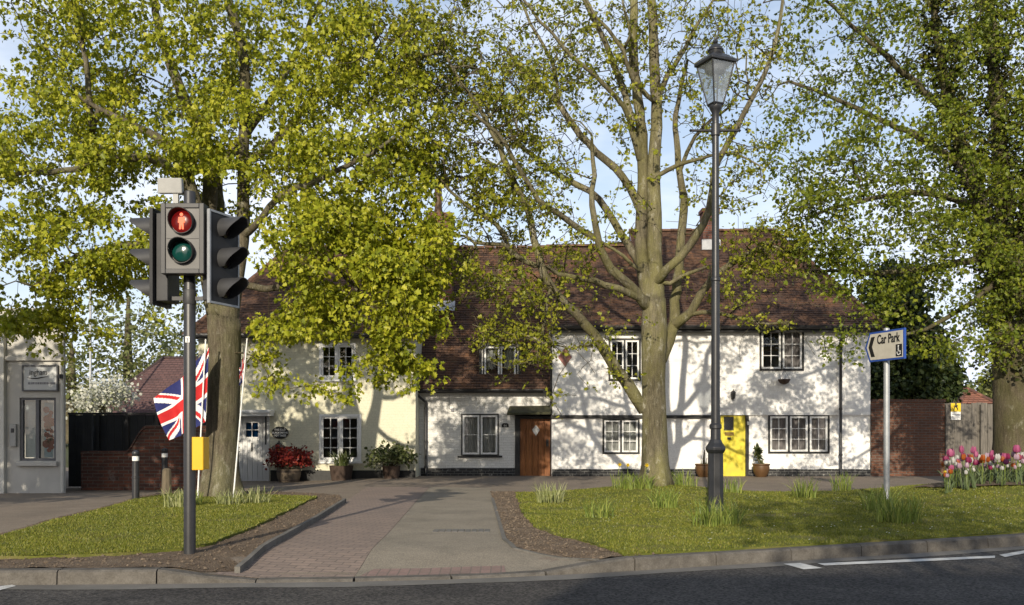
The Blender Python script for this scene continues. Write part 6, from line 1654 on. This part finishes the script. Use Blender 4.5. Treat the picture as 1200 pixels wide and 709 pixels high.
# ------------------------------------------------------------------ across the road, behind the camera: what throws the long shade over the carriageway
def opposite(x0, x1, y1, ze, zr, label, wall):
    y0 = y1-7; t = thing('house', ((x0+x1)/2, y1, 0), label, 'house')
    m = MB(); side_box(m, x0, x1, y0, y1, -.2, ze, sides='LR')
    m.add([(x0,y0,-.2),(x1,y0,-.2),(x1,y0,ze),(x0,y0,ze)], [(0,1,2,3)]); m.add([(x1,y1,-.2),(x0,y1,-.2),(x0,y1,ze),(x1,y1,ze)], [(0,1,2,3)])
    m.build('wall', M[wall], t); ym_ = (y0+y1)/2
    r = roof_slope((x1+.2,y1+.3,ze-.05),(x0-.2,y1+.3,ze-.05),(x1+.2,ym_,zr),(x0-.2,ym_,zr), row=.3, seed=41, ustep=1.5); roof_slope((x0-.2,y0-.3,ze-.05),(x1+.2,y0-.3,ze-.05),(x0-.2,ym_,zr),(x1+.2,ym_,zr), row=.3, seed=42, mb=r, ustep=1.5)
    m = MB(); r.build('roof', M['tile'], t)
    g = MB(); g.add([(x0,y0,ze),(x0,y1,ze),(x0,ym_,zr-.1)], [(0,1,2)]); g.add([(x1,y1,ze),(x1,y0,ze),(x1,ym_,zr-.1)], [(0,1,2)]); g.build('gable', M[wall], t)
    n = int((x1-x0)/2.4)
    for k in range(n):
        a = x0+1.0+k*2.4
        for z in (1.0, 3.3):
            if z+1.3 < ze: 
                f = MB(); f.ring(a, a+1.1, z, z+1.2, .07, y1+.005, y1+.06); f.box(a+.52, a+.58, y1+.005, y1+.055, z+.07, z+1.13); fo = f.build('window', M['white_paint'], t)
                f = MB(); f.box(a+.06, a+1.04, y1+.004, y1+.02, z+.06, z+1.14); f.build('pane', M['signal_black'], fo)
SHX = -3.0
opposite(SHX, 19.0, -8.5, 5.0, 7.55, 'brick terrace across the road opposite the tall white cottage', 'brown_brick')
opposite(-20.0, -9.5, -9.5, 3.8, 6.0, 'low brick house across the road opposite the shop', 'red_brick')
lb = [(4.6, 1, 0)]
def shade_tree(x, y, label, clusters, h0=3.2, h1=8.5, r=3.0, nl=11, lsz=.12):
    t = thing('tree', (x, y, 0), label, 'tree', 'street trees'); T = Tree()
    w = cat([(x,y,-.1,.24),(x+.05,y,1.5,.2),(x,y+.1,3.2,.17),(x-.1,y,5.5,.09),(x,y,h1-.6,.02)], .3); par = -1
    for v in w: par = T.node(v[:3], par, v[3], 0)
    T.nl = 1; C = []
    while len(C) < clusters:
        d = RNG.normal(size=3); d /= np.linalg.norm(d); q = RNG.random()**.4; p = np.array([x, y, (h0+h1)/2]) + d*q*np.array([r, r, (h1-h0)/2])
        if mnoise.noise(Vector(p*.7)) > -.15: C.append(p)
    C = np.array(C); T.add_clusters(C); T.finish(tip=.006); T.mesh('trunk', M['bark_right'], t)
    pts, o = leaves_at(C, nl, .2); leaf_mesh('crown', pts, lsz, M['leaf_right'], t, out=o)
shade_tree(-11.0, 10.6, 'leafy unseen tree added out of view to shade the shop front', 520, 2.5, 6.3, 2.5, 15, .15)  # added out of view; low crown shades the shop but spares the white door
shade_tree(1.7, -4.8, 'leafy unseen tree added behind the camera to dapple the right lawn', 240, 4.5, 9.0, 2.2, 12, .13)  # added behind the camera, unseen, to throw dapples over the right lawn

# ------------------------------------------------------------------ light, sky, camera
AZ, EL = 0.19, math.radians(19.5)
d = Vector((AZ, 1, 0)).normalized()*math.cos(EL) + Vector((0,0,-math.sin(EL)))
sl = bpy.data.lights.new('sun', 'SUN'); sl.energy = 4.2; sl.angle = math.radians(.53); sl.color = (1.0, .89, .71)
so = bpy.data.objects.new('sun', sl); COL.objects.link(so); so.rotation_euler = d.to_track_quat('-Z', 'Y').to_euler(); so.location = (-5, -30, 20)
w = bpy.data.worlds.new('World'); scene.world = w; w.use_nodes = True; nt = w.node_tree; nt.nodes.clear()
out = nt.nodes.new('ShaderNodeOutputWorld'); bg = nt.nodes.new('ShaderNodeBackground'); sky = nt.nodes.new('ShaderNodeTexSky')
sky.sky_type = 'NISHITA'; sky.sun_disc = False; sky.sun_elevation = EL; sky.sun_rotation = math.atan2(-d.x, -d.y) % (2*math.pi)
sky.air_density = 1.0; sky.dust_density = 1.6; sky.ozone_density = 1.2
# thin bright cloud, thickest near the horizon
tc = nt.nodes.new('ShaderNodeTexCoord'); mp = nt.nodes.new('ShaderNodeMapping'); mp.inputs['Scale'].default_value = (1.6, 1.6, 4.2)
nz = nt.nodes.new('ShaderNodeTexNoise'); nz.inputs['Scale'].default_value = 2.3; nz.inputs['Detail'].default_value = 7; nz.inputs['Roughness'].default_value = .55
sp = nt.nodes.new('ShaderNodeSeparateXYZ'); rp = nt.nodes.new('ShaderNodeValToRGB'); rp.color_ramp.elements[0].position = .40; rp.color_ramp.elements[1].position = .72
hz = nt.nodes.new('ShaderNodeMapRange'); hz.inputs['From Min'].default_value = .0; hz.inputs['From Max'].default_value = .6; hz.inputs['To Min'].default_value = .66; hz.inputs['To Max'].default_value = .0
mm = nt.nodes.new('ShaderNodeMath'); mm.operation = 'MULTIPLY'; mm.inputs[1].default_value = .75; ad = nt.nodes.new('ShaderNodeMath'); ad.operation = 'ADD'; ad.use_clamp = True
mx = nt.nodes.new('ShaderNodeMix'); mx.data_type = 'RGBA'; mx.inputs[7].default_value = (6.3, 6.8, 7.8, 1)
L_ = nt.links.new
L_(tc.outputs['Generated'], mp.inputs['Vector']); L_(mp.outputs[0], nz.inputs['Vector']); L_(nz.outputs['Fac'], rp.inputs[0]); L_(rp.outputs[0], mm.inputs[0])
L_(tc.outputs['Generated'], sp.inputs[0]); L_(sp.outputs[2], hz.inputs['Value']); L_(mm.outputs[0], ad.inputs[0]); L_(hz.outputs[0], ad.inputs[1])
L_(ad.outputs[0], mx.inputs[0]); L_(sky.outputs[0], mx.inputs[6]); L_(mx.outputs[2], bg.inputs[0]); bg.inputs[1].default_value = .125; L_(bg.outputs[0], out.inputs[0])

cd = bpy.data.cameras.new('camera'); cd.sensor_width = 36; cd.sensor_fit = 'HORIZONTAL'; cd.lens = 36*F/1200; cd.shift_y = (HY-354.5)/1200; cd.clip_end = 3000; cd.clip_start = .05
co = bpy.data.objects.new('camera', cd); COL.objects.link(co); co.location = (0, 0, EYE); co.rotation_euler = (math.pi/2, 0, 0); scene.camera = co
scene.view_settings.view_transform = 'Standard'; scene.view_settings.look = 'None'; scene.view_settings.exposure = .36; scene.view_settings.gamma = 1; scene.view_settings.use_curve_mapping = False
cy = scene.cycles; cy.max_bounces = 6; cy.diffuse_bounces = 3; cy.glossy_bounces = 3; cy.transmission_bounces = 4; cy.transparent_max_bounces = 12; cy.use_denoising = True
for k in list(bpy.data.objects):
    if '_b' in k.keys(): del k['_b']
